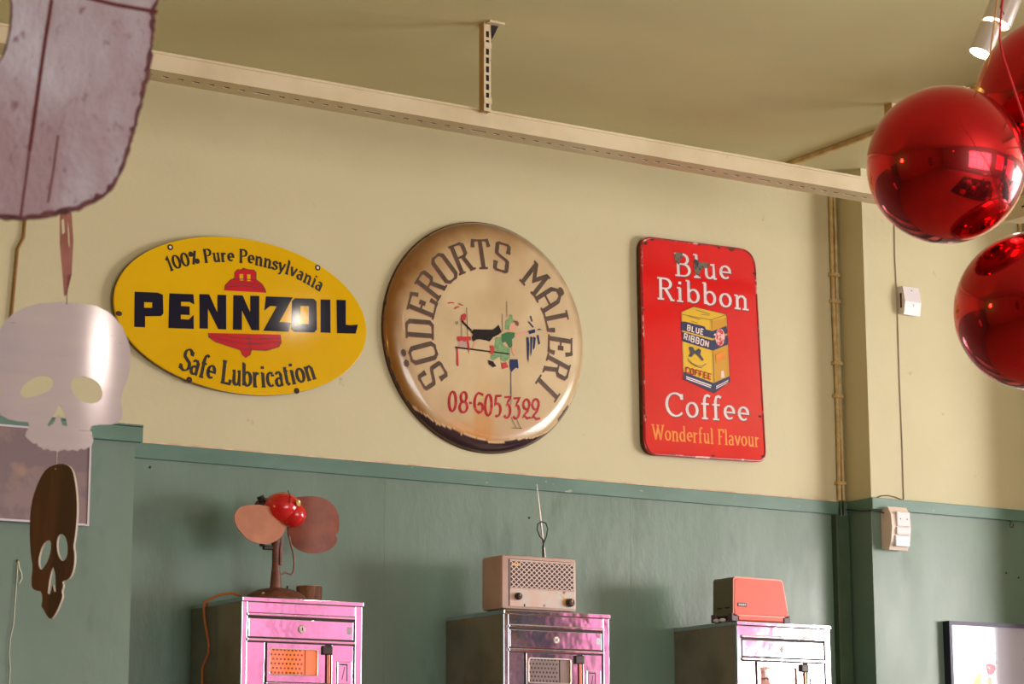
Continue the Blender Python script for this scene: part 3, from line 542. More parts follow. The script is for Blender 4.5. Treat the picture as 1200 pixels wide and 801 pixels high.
'BIG':[[[692,929],[685,630],[665,333],[609,72],[560,-187],[485,-482],[421,-667],[315,-794],[166,-880],[-37,-954],[-307,-1009],[-510,-1011],[-713,-1014],[-982,-983],[-1254,-890],[-1463,-687],[-1574,-444],[-1721,-166],[-1912,326],[-2034,753],[-2290,1173],[-2389,1754],[-2160,2518],[-1568,3023],[-812,3244],[40,3164],[695,2755],[1000,2009],[907,1394]],[[-735,1281],[-552,996],[-498,852],[-493,705],[-512,483],[-561,319],[-640,256],[-702,435],[-749,250],[-867,301],[-927,604],[-936,824],[-895,974]],[[-285,2292],[205,2407],[497,2124],[439,1664],[22,1483],[-337,1758]],[[-1256,2215],[-1738,2252],[-1994,1932],[-1904,1494],[-1492,1376],[-1165,1697]]],
'BSK':[[[-267,1229],[-79,1258],[141,1255],[331,1206],[461,1106],[533,944],[594,733],[627,491],[622,253],[587,18],[552,-115],[603,-254],[595,-423],[541,-554],[442,-631],[257,-645],[306,-723],[255,-804],[291,-891],[218,-1004],[103,-1149],[-29,-1236],[-146,-1168],[-247,-1059],[-326,-1003],[-289,-903],[-329,-763],[-489,-746],[-620,-692],[-650,-534],[-610,-365],[-688,-151],[-740,131],[-756,377],[-740,620],[-687,790],[-571,988],[-421,1148]],[[-193,57],[-96,25],[-86,-130],[-170,-295],[-320,-414],[-403,-408],[-461,-307],[-444,-170],[-347,-6]],[[198,120],[319,68],[396,-68],[406,-238],[319,-327],[193,-307],[92,-179],[63,-6],[106,100]],[[-8,-383],[63,-518],[100,-810],[37,-789],[-8,-683],[-45,-783],[-73,-832],[-150,-810],[-119,-607],[-66,-457]],[[-56,1200],[-31,1200],[-11,1184],[-30,1172],[-55,1182]]],
'TAPE':[[[36,2069],[183,2078],[215,1749],[209,1289],[156,1286],[159,1526],[154,1034],[123,1011],[93,1304],[48,1684]],[[60,1982],[90,2006],[107,1831],[76,1796]],[[133,1987],[159,1856],[177,1615],[154,1691]]],
'BLADE1':[[[-1530,-235],[-1468,-71],[-1273,81],[-921,161],[-610,185],[-162,154],[220,-85],[184,-351],[75,-560],[-147,-734],[-413,-838],[-724,-856],[-1079,-796],[-1302,-621],[-1468,-451]]],
'BLADE2':[[[504,479],[916,548],[1285,532],[1565,384],[1731,188],[1794,-57],[1785,-397],[1679,-436],[1717,-525],[1741,-619],[1651,-768],[1444,-924],[1123,-995],[847,-956],[617,-826],[476,-589],[437,-428],[445,-99],[371,224]]],
'PIC':[[[1044,-1889],[1197,-1672],[1421,-1491],[1472,-1412],[1429,-1596],[1436,-1806],[1467,-1945],[851,-1960],[902,-1893]],[[1673,-1220],[1890,-1196],[2087,-1254],[2088,-1402],[1990,-1528],[1844,-1584],[1727,-1535],[1688,-1378]],[[1721,-1640],[1912,-1635],[1919,-1933],[1681,-1939]]],
'PICLINE':[[[1697,-1220],[1664,-1133],[1707,-1044]],[[1937,-1195],[1972,-1018],[2126,-837]],[[2079,-1226],[2154,-1171],[2133,-1119]],[[1472,-1412],[1523,-1365]],[[1606,-1573],[1681,-1519]],[[3349,-1010],[3420,-1044]]]}
# ---------------------------------------------------------------- yellow oval sign
def onwall(cx, cz, y):
    return lambda u, v, w: (cx+u, y-w, cz+v)
cx, cz = 2.8695, 2.982
pz = thing('oval_enamel_sign', (cx, -.014, cz), 'yellow oval enamel motor oil sign with dark block lettering and a red bell', 'sign', 'old enamel advertising signs')
t = math.radians(-1.2)
ell = [(.393*math.cos(a)*math.cos(t)-.2225*math.sin(a)*math.sin(t), .393*math.cos(a)*math.sin(t)+.2225*math.sin(a)*math.cos(t)) for a in [i*2*math.pi/96 for i in range(96)]]
fr = onwall(cx, cz, -.018)
plate('sign_plate', [ell], fr, .006, m_yellow, pz, bevel=.0012)
plate('rusty_back_edge', [[(a*1.004, b_*1.006) for a, b_ in ell]], onwall(cx, cz, -.0125), .003, m_rust, pz)
ff = lambda u, v, w: (cx+u, -.0225-w, cz+v)
P_ = D('PZ')
for name_i, loops in enumerate(([0, 1], [2], [3], [4], [5], [6, 7], [8], [9])):
    plate('block_letter', [P_[i] for i in loops], lambda u, v, w: (cx+u, -.0226-w, cz+v), .0002, m_ink, pz)
B_ = D('BELL')
plate('bell_top', B_[:3], lambda u, v, w: (cx+u, -.0226-w, cz+v), .0002, m_bell, pz)
plate('bell_base', B_[3:], lambda u, v, w: (cx+u, -.0226-w, cz+v), .0002, m_bell, pz)
strip_mesh(D('BELLLINE'), ff, .0022, lift=.0006).build('bell_outline', m_bellline, pz)['kind'] = 'stuff'
pts = D('PZPT')
strip_mesh(lay_text('100% Pure Pennsylvania', ROM, pts[1], .0375, .02), ff, .0082, .0028, .25, .0003).build('upper_lettering', m_blackink, pz)['kind'] = 'stuff'
for g in lay_text('Safe Lubrication', ROM, pts[2], .062, .02, True): strip_mesh(g, ff, .0108, .0034, .25, .0003).build('letter', m_blackink, pz)
for i, (a, b_) in enumerate(pts[0][:4]):
    MB().lathe([(.0035, .0), (.0085, .0), (.0085, .0012), (.0055, .0014), (.0035, .0)], (cx+a, -.0222, cz+b_), (0, -1, 0), 16).build('grommet', m_darkslot, pz)
    MB().lathe([(.0, .0008), (.005, .0006), (.005, 0)], (cx+a+.001, -.0223, cz+b_+.001), (0, -1, 0), 12).build('grommet_screw', m_holes if i < 2 else m_rust, pz)
MB().ball((cx+pts[0][4][0], -.0222, cz+pts[0][4][1]), .010, .0012, .007, 12, 8).build('rust_chip', m_rust, pz)

# ---------------------------------------------------------------- round domed sign
cx2, cz2, R2 = 3.6777, 3.0073, .352
def dome(r):
    if r < .30: return .047-.11*r*r
    k = (r-.30)/(.352-.30); return .0371-.0291*(1-math.sqrt(max(0, 1-k*k)))-.004*k
rs = tag(thing('round_enamel_sign', (cx2, -.002, cz2), 'round domed cream enamel painter\'s sign with ring of brown letters and a phone number', 'sign', 'old enamel advertising signs'))
NA = 420; RR = [0, .03, .06, .09, .12, .15, .18, .21, .24, .262, .28, .292, .30, .306, .312, .318, .323, .328, .332, .336, .339, .342, .3445, .3465, .348, .3495, .3505, .3513, .352]
vs = []; cols = []
def lc(c): return [x for x in lin(c)]
for r in RR:
    for i in range(NA):
        a = i*2*math.pi/NA; x, z = r*math.cos(a), r*math.sin(a); vs.append((cx2+x, -.003-dome(r), cz2+z))
        n1 = noise.fractal(V((x*6, z*6, 3)), 1, 2, 5); n2 = noise.fractal(V((x*26, z*26, 9)), 1, 2, 4); n3 = noise.fractal(V((a*9, r*20, 1)), 1, 2, 4)
        base = V((212, 192, 152)).lerp(V((196, 172, 132)), max(0, min(1, .5+n1)))
        left = max(0, -math.cos(a-math.radians(-22)))      # stain on the upper left rim
        s = max(0, min(1, (r-.285)/.06))*(.10+.75*max(0, math.cos(a-math.radians(152))))
        s2 = max(0, min(1, (r-.20)/.1))*max(0, math.cos(a-math.radians(128)))*.42
        s = min(1, max(0, (s+s2)*(1+.5*n1)))
        c = base.lerp(V((134, 92, 46)), s)
        o_ = max(0, min(1, (r-.326)/.012))*max(0, math.cos(a-math.radians(195)))
        c = c.lerp(V((150, 100, 44)), min(1, o_*(.8+.5*n2)))
        # rusty run from the centre bottom
        g = math.exp(-((x+.028)/.032)**2)*max(0, min(1, (-z-.06)/.2)); c = c.lerp(V((206, 140, 70)), min(.5, max(0, g*(.5+.8*n1))))
        g = math.exp(-((a-math.radians(258))/.24)**2)*max(0, min(1, (r-.27)/.05)); c = c.lerp(V((204, 134, 58)), min(.8, max(0, g*(.8+.6*n2))))
        # upper rim grey-brown
        g = max(0, min(1, (r-.315)/.03))*max(0, math.cos(a-math.radians(70))); c = c.lerp(V((130, 108, 92)), min(1, g*(.7+.5*n2)))
        # enamel gone along the lower rim
        ad = math.degrees(a) % 360
        d_ = max(0, 1-abs(ad-266)/46) if ad < 312 else 0
        d_ = min(1, d_*1.7)
        lim = .3525-.031*d_+.004*n3+.003*n2
        if abs(ad-322) < 5: lim = .337+.004*n2
        if 300 < ad < 350: lim = min(lim, .3488+.002*n2)
        if 196 < ad < 222: lim = min(lim, .3495+.002*n2)
        if 90 < ad < 196: lim = min(lim, .3515)
        if r > lim: c = V((52, 34, 44))
        elif r > lim-.0035 and d_ > .1: c = V((226, 190, 150))
        cols.append(lin(c))
fs = [(j*NA+i, (j+1)*NA+i, (j+1)*NA+(i+1) % NA, j*NA+(i+1) % NA) for j in range(len(RR)-1) for i in range(NA)]
me = bpy.data.meshes.new('sign_face'); L = ORG[rs.name]
me.from_pydata([tuple(V(p)-L) for p in vs], [], fs)
ca = me.color_attributes.new('wear', 'FLOAT_COLOR', 'POINT'); ca.data.foreach_set('color', [x for c in cols for x in c])
me.polygons.foreach_set('use_smooth', [True]*len(me.polygons))
m_dome = mat('worn_cream_enamel', (214, 190, 148), .2, coat=.5, bump=.04, bscale=12)
nn_ = m_dome.node_tree; at_ = nn_.nodes.new('ShaderNodeVertexColor'); at_.layer_name = 'wear'; nn_.links.new(at_.outputs[0], nn_.nodes['Principled BSDF'].inputs['Base Color'])
me.materials.append(m_dome); o = bpy.data.objects.new('sign_face', me); COL.objects.link(o); o.parent = rs
MB().lathe([(.340, .0005), (.3535, .0005), (.3535, .0085), (.3505, .010)], (cx2, -.001, cz2), (0, -1, 0), 96).build('rolled_rim', m_rust, rs, smooth=True)
fd = lambda u, v, w: (cx2+u, -.003-dome(math.hypot(u, v))-w, cz2+v)
def ring_letters(chars, a0, a1, w_, r0=.2045, r1=.2905, dx=0, dy=0):
    out = []
    for i, c in enumerate(chars):
        a = math.radians(a0+(a1-a0)*i/(len(chars)-1)); g = {'Ö': 'O', 'Å': 'A'}.get(c, c); ad, st_ = SLAB[g]
        nn = V((math.cos(a), math.sin(a))); tt = V((nn.y, -nn.x)); sx = .057/.5*(1.0 if c != 'M' else .92)
        sts = [list(s_) for s_ in st_]
        if c == 'Ö': sts += [arc(.12, 1.22, .035, .035, 0, 360, 8), arc(.40, 1.22, .035, .035, 0, 360, 8)]
        if c == 'Å': sts += [arc(.29, 1.13, .06, .085, 0, 360, 10)]
        for s_ in sts: out.append([tuple(nn*(r0+(r1-r0)*p[1])+tt*((p[0]-ad/2)*sx)+V((dx, dy))) for p in s_])
    return out
for chars, a0, a1 in (('SÖDERORTS', 215.2, 81), ('MÅLERI', 50.0, -35.5)):
    # heavy uprights, lighter bars: the nib turns with each letter
    for i, c in enumerate(chars):
        a = a0+(a1-a0)*i/(len(chars)-1); one = ring_letters(c+'I', a, a, 0); b = MB()
        k = len(SLAB[{'Ö': 'O', 'Å': 'A'}.get(c, c)][1])+(2 if c == 'Ö' else 1 if c == 'Å' else 0)
        strip_mesh(one[:k], fd, .0138, .0060, math.radians(a-90), .0007, b, sub=.012)
        le = b.build('ring_letter', m_letter, rs)
        strip_mesh([[(p[0]-.0016, p[1]-.0022) for p in s_] for s_ in one[:k]], fd, .0132, .0056, math.radians(a-90), .0003, sub=.012).build('letter_shadow', m_letter_red, le)
PH = D('PHONE'); k = 0
for cnt in (1, 2, 1, 2, 1, 2, 2, 2, 3, 3):
    strip_mesh(PH[k:k+cnt], fd, .0098, .0046, .5, .0006, sub=.01).build('painted_digit', m_phone, rs); k += cnt
def flat_polys(name, loops, frame, m, parent, lift):
    for k, lp in enumerate(loops):
        MB().add([frame(u, v, lift+.00004*k) for u, v in lp], [tuple(range(len(lp)))]).build(name, m, parent)
for k, n_ in enumerate(('pinkgrey', 'ltgreen', 'skin', 'brown', 'dkgreen', 'navy', 'red', 'black')):
    nm = {'pinkgrey': 'bucket', 'ltgreen': 'painter_overalls', 'skin': 'painter_skin', 'brown': 'painter_hair', 'dkgreen': 'painter_shirt', 'navy': 'blue_paint', 'red': 'red_paint', 'black': 'cat_and_plank'}[n_]
    flat_polys(nm, D('FIG_'+n_), fd, m_fig[n_], rs, .0007+.0002*k)
strip_mesh(D('FIGLINE'), fd, .0016, lift=.0024, sub=.02).build('painted_ropes', m_fig['black'], rs)['kind'] = 'stuff'
strip_mesh(D('FIGLINE')[4:5], fd, .0056, lift=.0026).build('cat_tail', m_fig['black'], rs)
strip_mesh(D('FLICK'), fd, .0032, lift=.0024).build('paint_flicks', m_fig['red'], rs)['kind'] = 'stuff'

# ---------------------------------------------------------------- red rectangular sign
cx3, cz3 = 4.4924, 3.0506
br = thing('rectangular_enamel_sign', (cx3, -.002, cz3), 'red upright enamel coffee sign with white words and a yellow tin', 'sign', 'old enamel advertising signs')
pts = [(-.2505, .334), (.2145, .349), (.2185, .30), (.2335, -.35), (-.2435, -.357), (-.2525, .0)]
def rounded(lp, rads):
    out = []
    n = len(lp)
    for i, (p, r) in enumerate(zip(lp, rads)):
        p = V(p); a = (V(lp[i-1])-p).normalized(); b_ = (V(lp[(i+1) % n])-p).normalized()
        if r == 0: out.append(tuple(p)); continue
        p0, p1 = p+a*r, p+b_*r
        for k in range(9):
            t = k/8; out.append(tuple(p0*(1-t)**2+p*(2*t*(1-t))+p1*t*t))
    return out
out = rounded([(-.2490, .3385), (.2050, .349), (.2320, -.3470), (-.2445, -.3580)], [.046, .062, .036, .050])
plate('flange', [[(a*.995-.0015, b_*.996) for a, b_ in out]], onwall(cx3, cz3, -.012), .018, m_rust, br)  # flange coloured dark brown to carry the shadow at the sign's side
plate('sign_plate', [out], onwall(cx3, cz3, -.0235), .004, m_red, br, bevel=.0012)
MB().tube([(cx3+a*.99, -.0262, cz3+b_*.992) for a, b_ in out+out[:1]], .0034, 8, cap=False).build('raised_rim', m_redrim, br, smooth=True)
f3 = lambda u, v, w: (cx3+u, -.0268-w, cz3+v)
T = D('BRTXT')
white = lay_text('Blue', ROM, [T[0][0], T[0][1]], .0705, .05, True)+lay_text('Ribbon', ROM, [T[1][0], T[1][1]], .067, .05, True)+lay_text('Coffee', ROM, [T[2][0], T[2][1]], .0725, .06, True)
for g in white:
    le = strip_mesh(g, f3, .0112, .0042, .2, .0006).build('white_letter', m_white, br)
    strip_mesh([[(a+.0012, b_-.001) for a, b_ in s_] for s_ in g], f3, .0150, .0082, .2, .0001).build('letter_outline', m_outline, le)
for g in lay_text('Wonderful Flavour', ROM, T[3], .046, .02, True): strip_mesh(g, f3, .0068, .0026, .2, .0003).build('orange_letter', m_orange, br)
for k, (n_, m_) in enumerate((('yellow', m_canyellow), ('ochre', m_canochre), ('navy', m_navy), ('white', m_white), ('pink', m_pinkw), ('redbit', m_redbit), ('orange', m_orange), ('dark', m_dark))):
    flat_polys({'yellow': 'tin_front', 'ochre': 'tin_side', 'navy': 'tin_blue_bands', 'white': 'tin_white_print', 'pink': 'tin_oval', 'redbit': 'tin_red_print', 'orange': 'tin_orange_patch', 'dark': 'tin_ribbon_bow'}[n_], D('CAN_'+n_), f3, m_, br, .0002+.0003*k)
strip_mesh(D('CANLINE'), f3, .0014, lift=.0028).build('tin_outline', m_dark, br)['kind'] = 'stuff'
C_ = D('CANTXT')
strip_mesh(lay_text('BLUE', SANS, C_[0], .0170, .1)+lay_text('RIBBON', SANS, C_[1], .0185, .08), f3, .0046, .0034, 0, .003).build('tin_white_lettering', m_white, br)['kind'] = 'stuff'
strip_mesh(lay_text('COFFEE', SANS, C_[2], .0175, .1), f3, .0044, .0034, 0, .003).build('tin_orange_lettering', m_phone, br)['kind'] = 'stuff'
flat_polys('enamel_chip', D('BRCHIP', 1), f3, mat('bare_chipped_steel', (104, 92, 72), .6, c2=(30, 34, 44), scale=60, lo=.48, hi=.52), br, .0016)
b = MB()
for (u, v, r) in ((-.232, .318, .010), (-.205, .332, .007), (.06, .338, .006), (.11, .340, .012), (-.02, .3385, .005), (.203, .27, .008), (.212, -.2, .007), (-.243, .1, .006), (-.2425, -.05, .005), (-.24, -.24, .006), (.02, -.342, .006), (.221, -.33, .008), (.10, -.346, .004)):
    b.ball((cx3+u, -.0268, cz3+v), r, .003, r*.6, 10, 6)
b.build('edge_chips', m_rust, br)['kind'] = 'stuff'

# ---------------------------------------------------------------- stainless vending cabinets
m_worn = mat('dull_worn_steel', (160, 160, 166), .35, metal=.6)
def cabinet(x0, label, kind, yb=-.012, dy=-.325, w=.357):
    x1 = x0+w; yf = dy; zt = 2.161
    r = thing('vending_cabinet', (x0+w/2, yb, .0), label, 'cabinet', 'stainless vending cabinets')
    MB().box(x0, x1, yf+.006, yb, .0, zt-.006).build('body', m_steel_side, r)
    MB().box(x0-.001, x1+.003, yf-.008, yb, zt-.012, zt, .0018).build('top_cap', m_steel, r)
    fx = lambda u: x0+u
    MB().box(fx(.0), fx(.016), yf-.004, yf+.006, .02, zt-.012, .0012).build('left_stile', m_steel, r)
    MB().box(fx(w-.020), fx(w), yf-.004, yf+.006, .02, zt-.012, .0012).build('right_stile', m_steel, r)
    MB().box(fx(.0165), fx(w-.0205), yf, yf+.006, zt-.040, zt-.0125, .001).build('header_panel', m_steel, r)
    for z in (.041, .107): MB().box(fx(.014), fx(w-.0215), yf-.011, yf+.004, zt-z-.008, zt-z, .002).build('ledge', m_steel, r); MB().box(fx(.0165), fx(w-.0215), yf-.0015, yf+.0035, zt-z-.0112, zt-z-.0082).build('ledge_shade', m_steel_dark, r)  # dark strip paints the shade under each ledge
    MB().box(fx(.0165), fx(w-.0205), yf+.004, yf+.0058, .02, zt-.049).build('shadow_backing', m_steel_dark, r)
    dr = MB().box(fx(.0205), fx(w-.0255), yf-.003, yf+.004, zt-.1035, zt-.0545, .0015).build('lock_drawer', m_steel, r)
    lk = MB().lathe([(.0105, 0), (.0105, .003), (.0085, .004), (.008, .0022), (.005, .0022), (.0045, .005), (0, .0052)], (fx(.176), yf-.003, zt-.079), (0, -1, 0), 20).build('lock', m_alu, dr, smooth=True)
    MB().box(fx(.1745), fx(.1775), yf-.0088, yf-.007, zt-.083, zt-.075).build('keyhole', m_steel_dark, dr)
    MB().box(fx(w-.045), fx(w-.030), yf-.0034, yf-.003, zt-.088, zt-.068, .0002).build('worn_patch', m_worn, dr)
    lp = .116; zz = zt-.1165
    for k in range(4):
        z1 = zz-k*lp; z0 = z1-lp+.008
        MB().box(fx(.0165), fx(.069), yf-.001, yf+.004, z0-.009, z1, .001).build('left_panel', m_steel, r)
        # door frame with a rounded window
        a0, a1 = .075, .246; wx0, wx1, wz0, wz1 = .082, .224, z0+.024, z1-.016
        outr = [(a0, z0+.006), (a1, z0+.006), (a1, z1-.002), (a0, z1-.002)]
        win = rounded([(wx0, wz0), (wx1, wz0), (wx1, wz1), (wx0, wz1)], [.007]*4)
        dr_ = plate('door', [outr, win], lambda u, v, w_: (fx(u), yf-.002-w_, v), .004, m_steel, r, bevel=.0006)
        # rounded raised ring round the opening
        MB().tube([(fx(a), yf-.0045, c) for a, c in win+win[:1]], .0018, 6, cap=False).build('window_ring', m_alu, dr_, smooth=True)
        if True:
            # glass pane
            MB().box(fx(wx0-.002), fx(wx1+.002), yf-.0005, yf+.0005, wz0-.002, wz1+.002).build('glass_pane', m_glass, dr_)
        MB().box(fx(.072), fx(.2485), yf-.010, yf+.003, z0-.001, z0+.004, .0015).build('door_ledge', m_steel, r)
        MB().box(fx(.2505), fx(.2595), yf-.008, yf-.0005, z0+.003, z1-.02, .002).build('pull_rod', m_rod, r)
        MB().box(fx(.236), fx(.265), yf-.014, yf+.001, z1-.028, z1-.004, .003).build('hinge_block', m_bracket, r)
        cpn = MB().box(fx(.268), fx(w-.024), yf-.001, yf+.004, z0-.008, z1, .001).build('coin_panel', m_steel, r)
        c0 = .277 if kind != 'o' else .283
        cs = MB().box(fx(c0), fx(w-.031), yf-.006, yf-.001, z0+.004, z1-.044, .0015).build('coin_plate', m_steel, cpn)
        MB().box(fx(c0+.007), fx(c0+.030), yf-.0064, yf-.006, z1-.054, z1-.0505).build('slot_top', m_steel_dark, cpn)
        MB().box(fx(c0+.0275), fx(c0+.030), yf-.0064, yf-.006, z0+.012, z1-.0505).build('slot_side', m_steel_dark, cpn)
        strip_mesh([[(fx(c0+.022), z1-.058), (fx(c0+.014), z0+.016)]], lambda u, v, w_: (u, yf-.0064-w_, v), .002).build('slot_slash', m_steel_dark, cpn)
    MB().box(fx(.0165), fx(w-.0205), yf-.001, yf+.0035, .02, zz-4*lp-.006, .001).build('lower_panel', m_steel, r)
    return r
def liner(r, x0, kind, yf=-.325, w=.357):
    zt = 2.161; lp = .116; zz = zt-.1165
    for k in range(4):
        z1 = zz-k*lp; z0 = z1-lp+.008; wx0, wx1, wz0, wz1 = x0+.076, x0+.232, z0+.018, z1-.010
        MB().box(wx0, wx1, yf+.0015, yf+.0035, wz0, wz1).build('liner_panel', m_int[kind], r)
        b = MB()
        if kind != 't':
            for i in range(9):
                for j in range(7):
                    if i == 8 and j % 2: continue
                    b.lathe([(0, .0006), (.0028, .0004), (.0031, 0)], (wx0+.014+i*.0112+(.0056 if j % 2 else 0), yf+.0015, wz0+.012+j*.0118), (0, -1, 0), 8)
            b.build('perforation', m_dots[kind], r)['kind'] = 'stuff'
            MB().box(wx0+.112, wx0+.114, yf-.0003, yf+.0015, wz0, wz1).build('liner_fold', m_dots[kind], r)
        else:
            for j in range(4): b.box(wx0+.016, wx1-.045, yf+.0005, yf+.0015, wz0+.018+j*.019, wz0+.022+j*.019)
            b.build('shelf_line', m_dots[kind], r)
for x0, lb, kd in ((2.733, 'stainless vending cabinet with orange window, below the oval sign, carrying the fan', 'o'),
                   (3.541, 'stainless vending cabinet with grey window, below the round sign, carrying the radio', 'g'),
                   (4.359, 'stainless vending cabinet with tan window, below the red sign, carrying the toaster', 't')):
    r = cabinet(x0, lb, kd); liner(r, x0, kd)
# ---------------------------------------------------------------- desk fan
ZT = 2.1612
fan = thing('desk_fan', (2.894, -.2, ZT), 'old rusty brown desk fan with red hub and rubber blades on the left cabinet', 'fan')
MB().lathe([(.088, 0), (.089, .006), (.084, .012), (.070, .024), (.048, .034), (.022, .039), (0, .040)], (2.894, -.2, ZT), n=48).build('base', m_fan, fan, smooth=True)
MB().lathe([(.0165, 0), (.0145, .03), (.0108, .07), (.0112, .11), (.0145, .145), (.013, .165), (0, .166)], (2.894, -.2, ZT+.032), n=24).build('column', m_fan, fan, smooth=True)
MB().box(2.8985, 2.9065, -.214, -.186, 2.262, 2.335, .002).build('column_rib', m_fan, fan)
MB().box(2.856, 2.892, -.205, -.19, 2.303, 2.315, .003).build('lower_bracket', m_black, fan)
MB().box(2.852, 2.862, -.20, -.18, 2.313, 2.335, .003).build('bracket_lug', m_black, fan)
MB().tube([(2.866, -.17, 2.435), (2.858, -.168, 2.452)], .010, 10).build('thumb_screw', m_black, fan)
MB().tube([(2.905, -.15, 2.424), (2.905, -.10, 2.424)], [.030, .034], 20).build('motor_housing', m_fan, fan, smooth=True)
nose = V((.45, -.85, -.28)).normalized()
hub = MB().ball((2.9095, -.20, 2.420), .0510, .050, .0430, 32, 20).build('hub', m_hub, fan, smooth=True)
rot = nose.to_track_quat('Z', 'Y').to_matrix()
MB().ball(V((2.933, -.208, 2.404)), .037, .037, .044, 28, 16, rot).build('hub_nose', m_hub, hub, smooth=True)
strip_mesh([[(0, .0), (.003, .02), (.0, .036)]], lambda u, v, w: (2.9055+u, -.2515-w+(v*v)*9, 2.427+v), .0035, lift=.0006).build('hub_slit', m_black, hub)
MB().lathe([(.0095, 0), (.0095, .002), (.006, .004), (.003, .003), (0, .004)], (2.9335, -.2490, 2.4290), (.42, -.9, .2), 14).build('hub_badge', m_gold, hub)
def blade(name, loop, y0, m, bend, par):
    lp = smooth_loop(loop, 2); n = len(lp)
    mx, my = sum(p[0] for p in lp)/n, sum(p[1] for p in lp)/n; lp = [(mx+(p[0]-mx)*1.035, my+(p[1]-my)*1.035) for p in lp]
    cu = sum(p[0] for p in lp)/n; cv = sum(p[1] for p in lp)/n
    b = MB(); rings = 6
    for side, dy in ((0, 0), (1, .0035)):
        vs = [(2.894+cu, y0+dy+bend(cu, cv), 2.40+cv)]
        for k in range(1, rings+1):
            for (u, v) in lp: uu, vv = cu+(u-cu)*k/rings, cv+(v-cv)*k/rings; vs.append((2.894+uu, y0+dy+bend(uu, vv), 2.40+vv))
        fs = [(0, 1+i, 1+(i+1) % n) for i in range(n)]+[(1+(k-1)*n+i, 1+k*n+i, 1+k*n+(i+1) % n, 1+(k-1)*n+(i+1) % n) for k in range(1, rings) for i in range(n)]
        b.add(vs, fs)
    N1 = 1+rings*n; e = 1+(rings-1)*n
    b.f += [(e+i, e+(i+1) % n, N1+e+(i+1) % n, N1+e+i) for i in range(n)]
    o = b.build(name, m, par, smooth=True)
    if name == 'x': pass
    return o
tag(blade('blade', D('BLADE1')[0], -.214, m_blade1, lambda u, v: .26*u+.12*v, fan), 'light brown rubber blade in front')
tag(blade('blade', D('BLADE2')[0], -.188, m_blade2, lambda u, v: -.42*(u-.05)+1.8*(u-.07)**2, fan), 'darker brown rubber blade behind')
MB().tube([(2.935, -.195, 2.345), (2.941, -.195, 2.32), (2.948, -.195, 2.30), (2.9515, -.195, 2.27), (2.950, -.195, 2.25), (2.943, -.195, 2.240), (2.925, -.195, 2.245), (2.905, -.197, 2.236)], .0028, 8).build('motor_lead', m_cordb, fan, smooth=True)
MB().tube([(2.93, -.2, ZT+.034), (2.93, -.2, ZT+.047)], .0035, 8).build('switch_knob', m_black, fan)
MB().ball((2.835, -.245, ZT+.018), .005, .004, .005, 10, 8).build('base_screw', m_alu, fan)
tag(MB().tube([(2.826, -.128, ZT+.022), (2.80, -.122, ZT+.028), (2.768, -.118, ZT+.022), (2.742, -.110, ZT+.010), (2.7270, -.106, ZT+.001), (2.7262, -.106, 2.142), (2.7266, -.113, 2.110), (2.726, -.1427, 2.048), (2.7262, -.140, 2.024), (2.7262, -.104, 1.987), (2.726, -.106, 1.94), (2.726, -.12, 1.6), (2.726, -.10, 1.0)], .0034, 8).build('orange_power_cord', m_cordo, smooth=True), 'thin orange power cord trailing from the fan down the left cabinet side', 'cord')
lg = thing('log_slice', (3.045, -.105, ZT), 'short brown log slice with bark standing beside the fan on the left cabinet', 'log')
prof = [(.0345, 0), (.036, .004), (.0355, .03), (.036, .056), (.0345, .0585)]
MB().lathe(prof, (3.045, -.105, ZT), n=28).build('bark', m_bark, lg, smooth=True)
MB().lathe([(.033, 0), (.033, .0008), (0, .001)], (3.045, -.105, ZT+.0584), n=24).build('cut_face', m_woodedge, lg)

# ---------------------------------------------------------------- valve radio
rx0, rx1, ry0, ry1, rz0, rz1 = 3.549, 3.802, -.308, -.195, ZT, 2.3185
rd = thing('table_radio', ((rx0+rx1)/2, -.25, ZT), 'beige vintage table radio with diamond grille on the middle cabinet', 'radio')
MB().box(rx0, rx1, ry0, ry1, rz0+.004, rz1, .011).build('shell', m_radio, rd, smooth=True)
for x in (rx0+.02, rx1-.02):
    for y in (ry0+.02, ry1-.02): MB().lathe([(.008, 0), (.008, .006)], (x, y, rz0), n=12).build('foot', m_black, rd)
w, h = rx1-rx0, rz1-rz0-.004
U = lambda u: rx0+u*w
Z = lambda z: rz1-z*h
MB().box(U(.085), U(.965), ry0-.0012, ry0+.004, Z(.945), Z(.075), .0006).build('recess_frame', m_knob, rd)
MB().box(U(.095), U(.965), ry0-.0022, ry0, Z(.945), Z(.085), .0006).build('front_panel', m_radiop, rd)
MB().box(U(.105), U(.95), ry0-.0028, ry0-.0022, Z(.605), Z(.115)).build('grille_backing', m_steel_dark, rd)
b = MB(); gx0, gx1, gz0, gz1 = U(.105), U(.95), Z(.605), Z(.115); gw, gh = gx1-gx0, gz1-gz0; step = gw/12.5; sl = (gh/5.2)/step
for sgn in (1, -1):
    k = -12
    while k < 26:
        c = gx0+k*step; seg = []
        # line z = gz0 + sgn*sl*(x-c) (+gh when falling)
        f = lambda x: (gz0 if sgn > 0 else gz1)+sgn*sl*(x-c)
        xa, xb = c, c+gh/sl
        a_, b__ = max(xa, gx0), min(xb, gx1)
        if b__-a_ > .001:
            A_ = (a_, f(a_)); B2 = (b__, f(b__)); strip_mesh([[A_, B2]], lambda u, v, w_: (u, ry0-.0040-w_-(.0004 if sgn > 0 else 0), v), .0031, mb=b)
        k += 1
g = b.build('grille_lattice', m_grille, rd)
MB().box(U(.10), U(.955), ry0-.0046, ry0-.0022, Z(.12), Z(.105)).build('grille_edge', m_radio, rd)
MB().box(U(.10), U(.955), ry0-.0046, ry0-.0022, Z(.625), Z(.60)).build('grille_edge', m_radio, rd)
MB().box(U(.112), U(.235), ry0-.0058, ry0-.0040, Z(.20), Z(.165), .0004).build('name_strip', m_gold, rd)
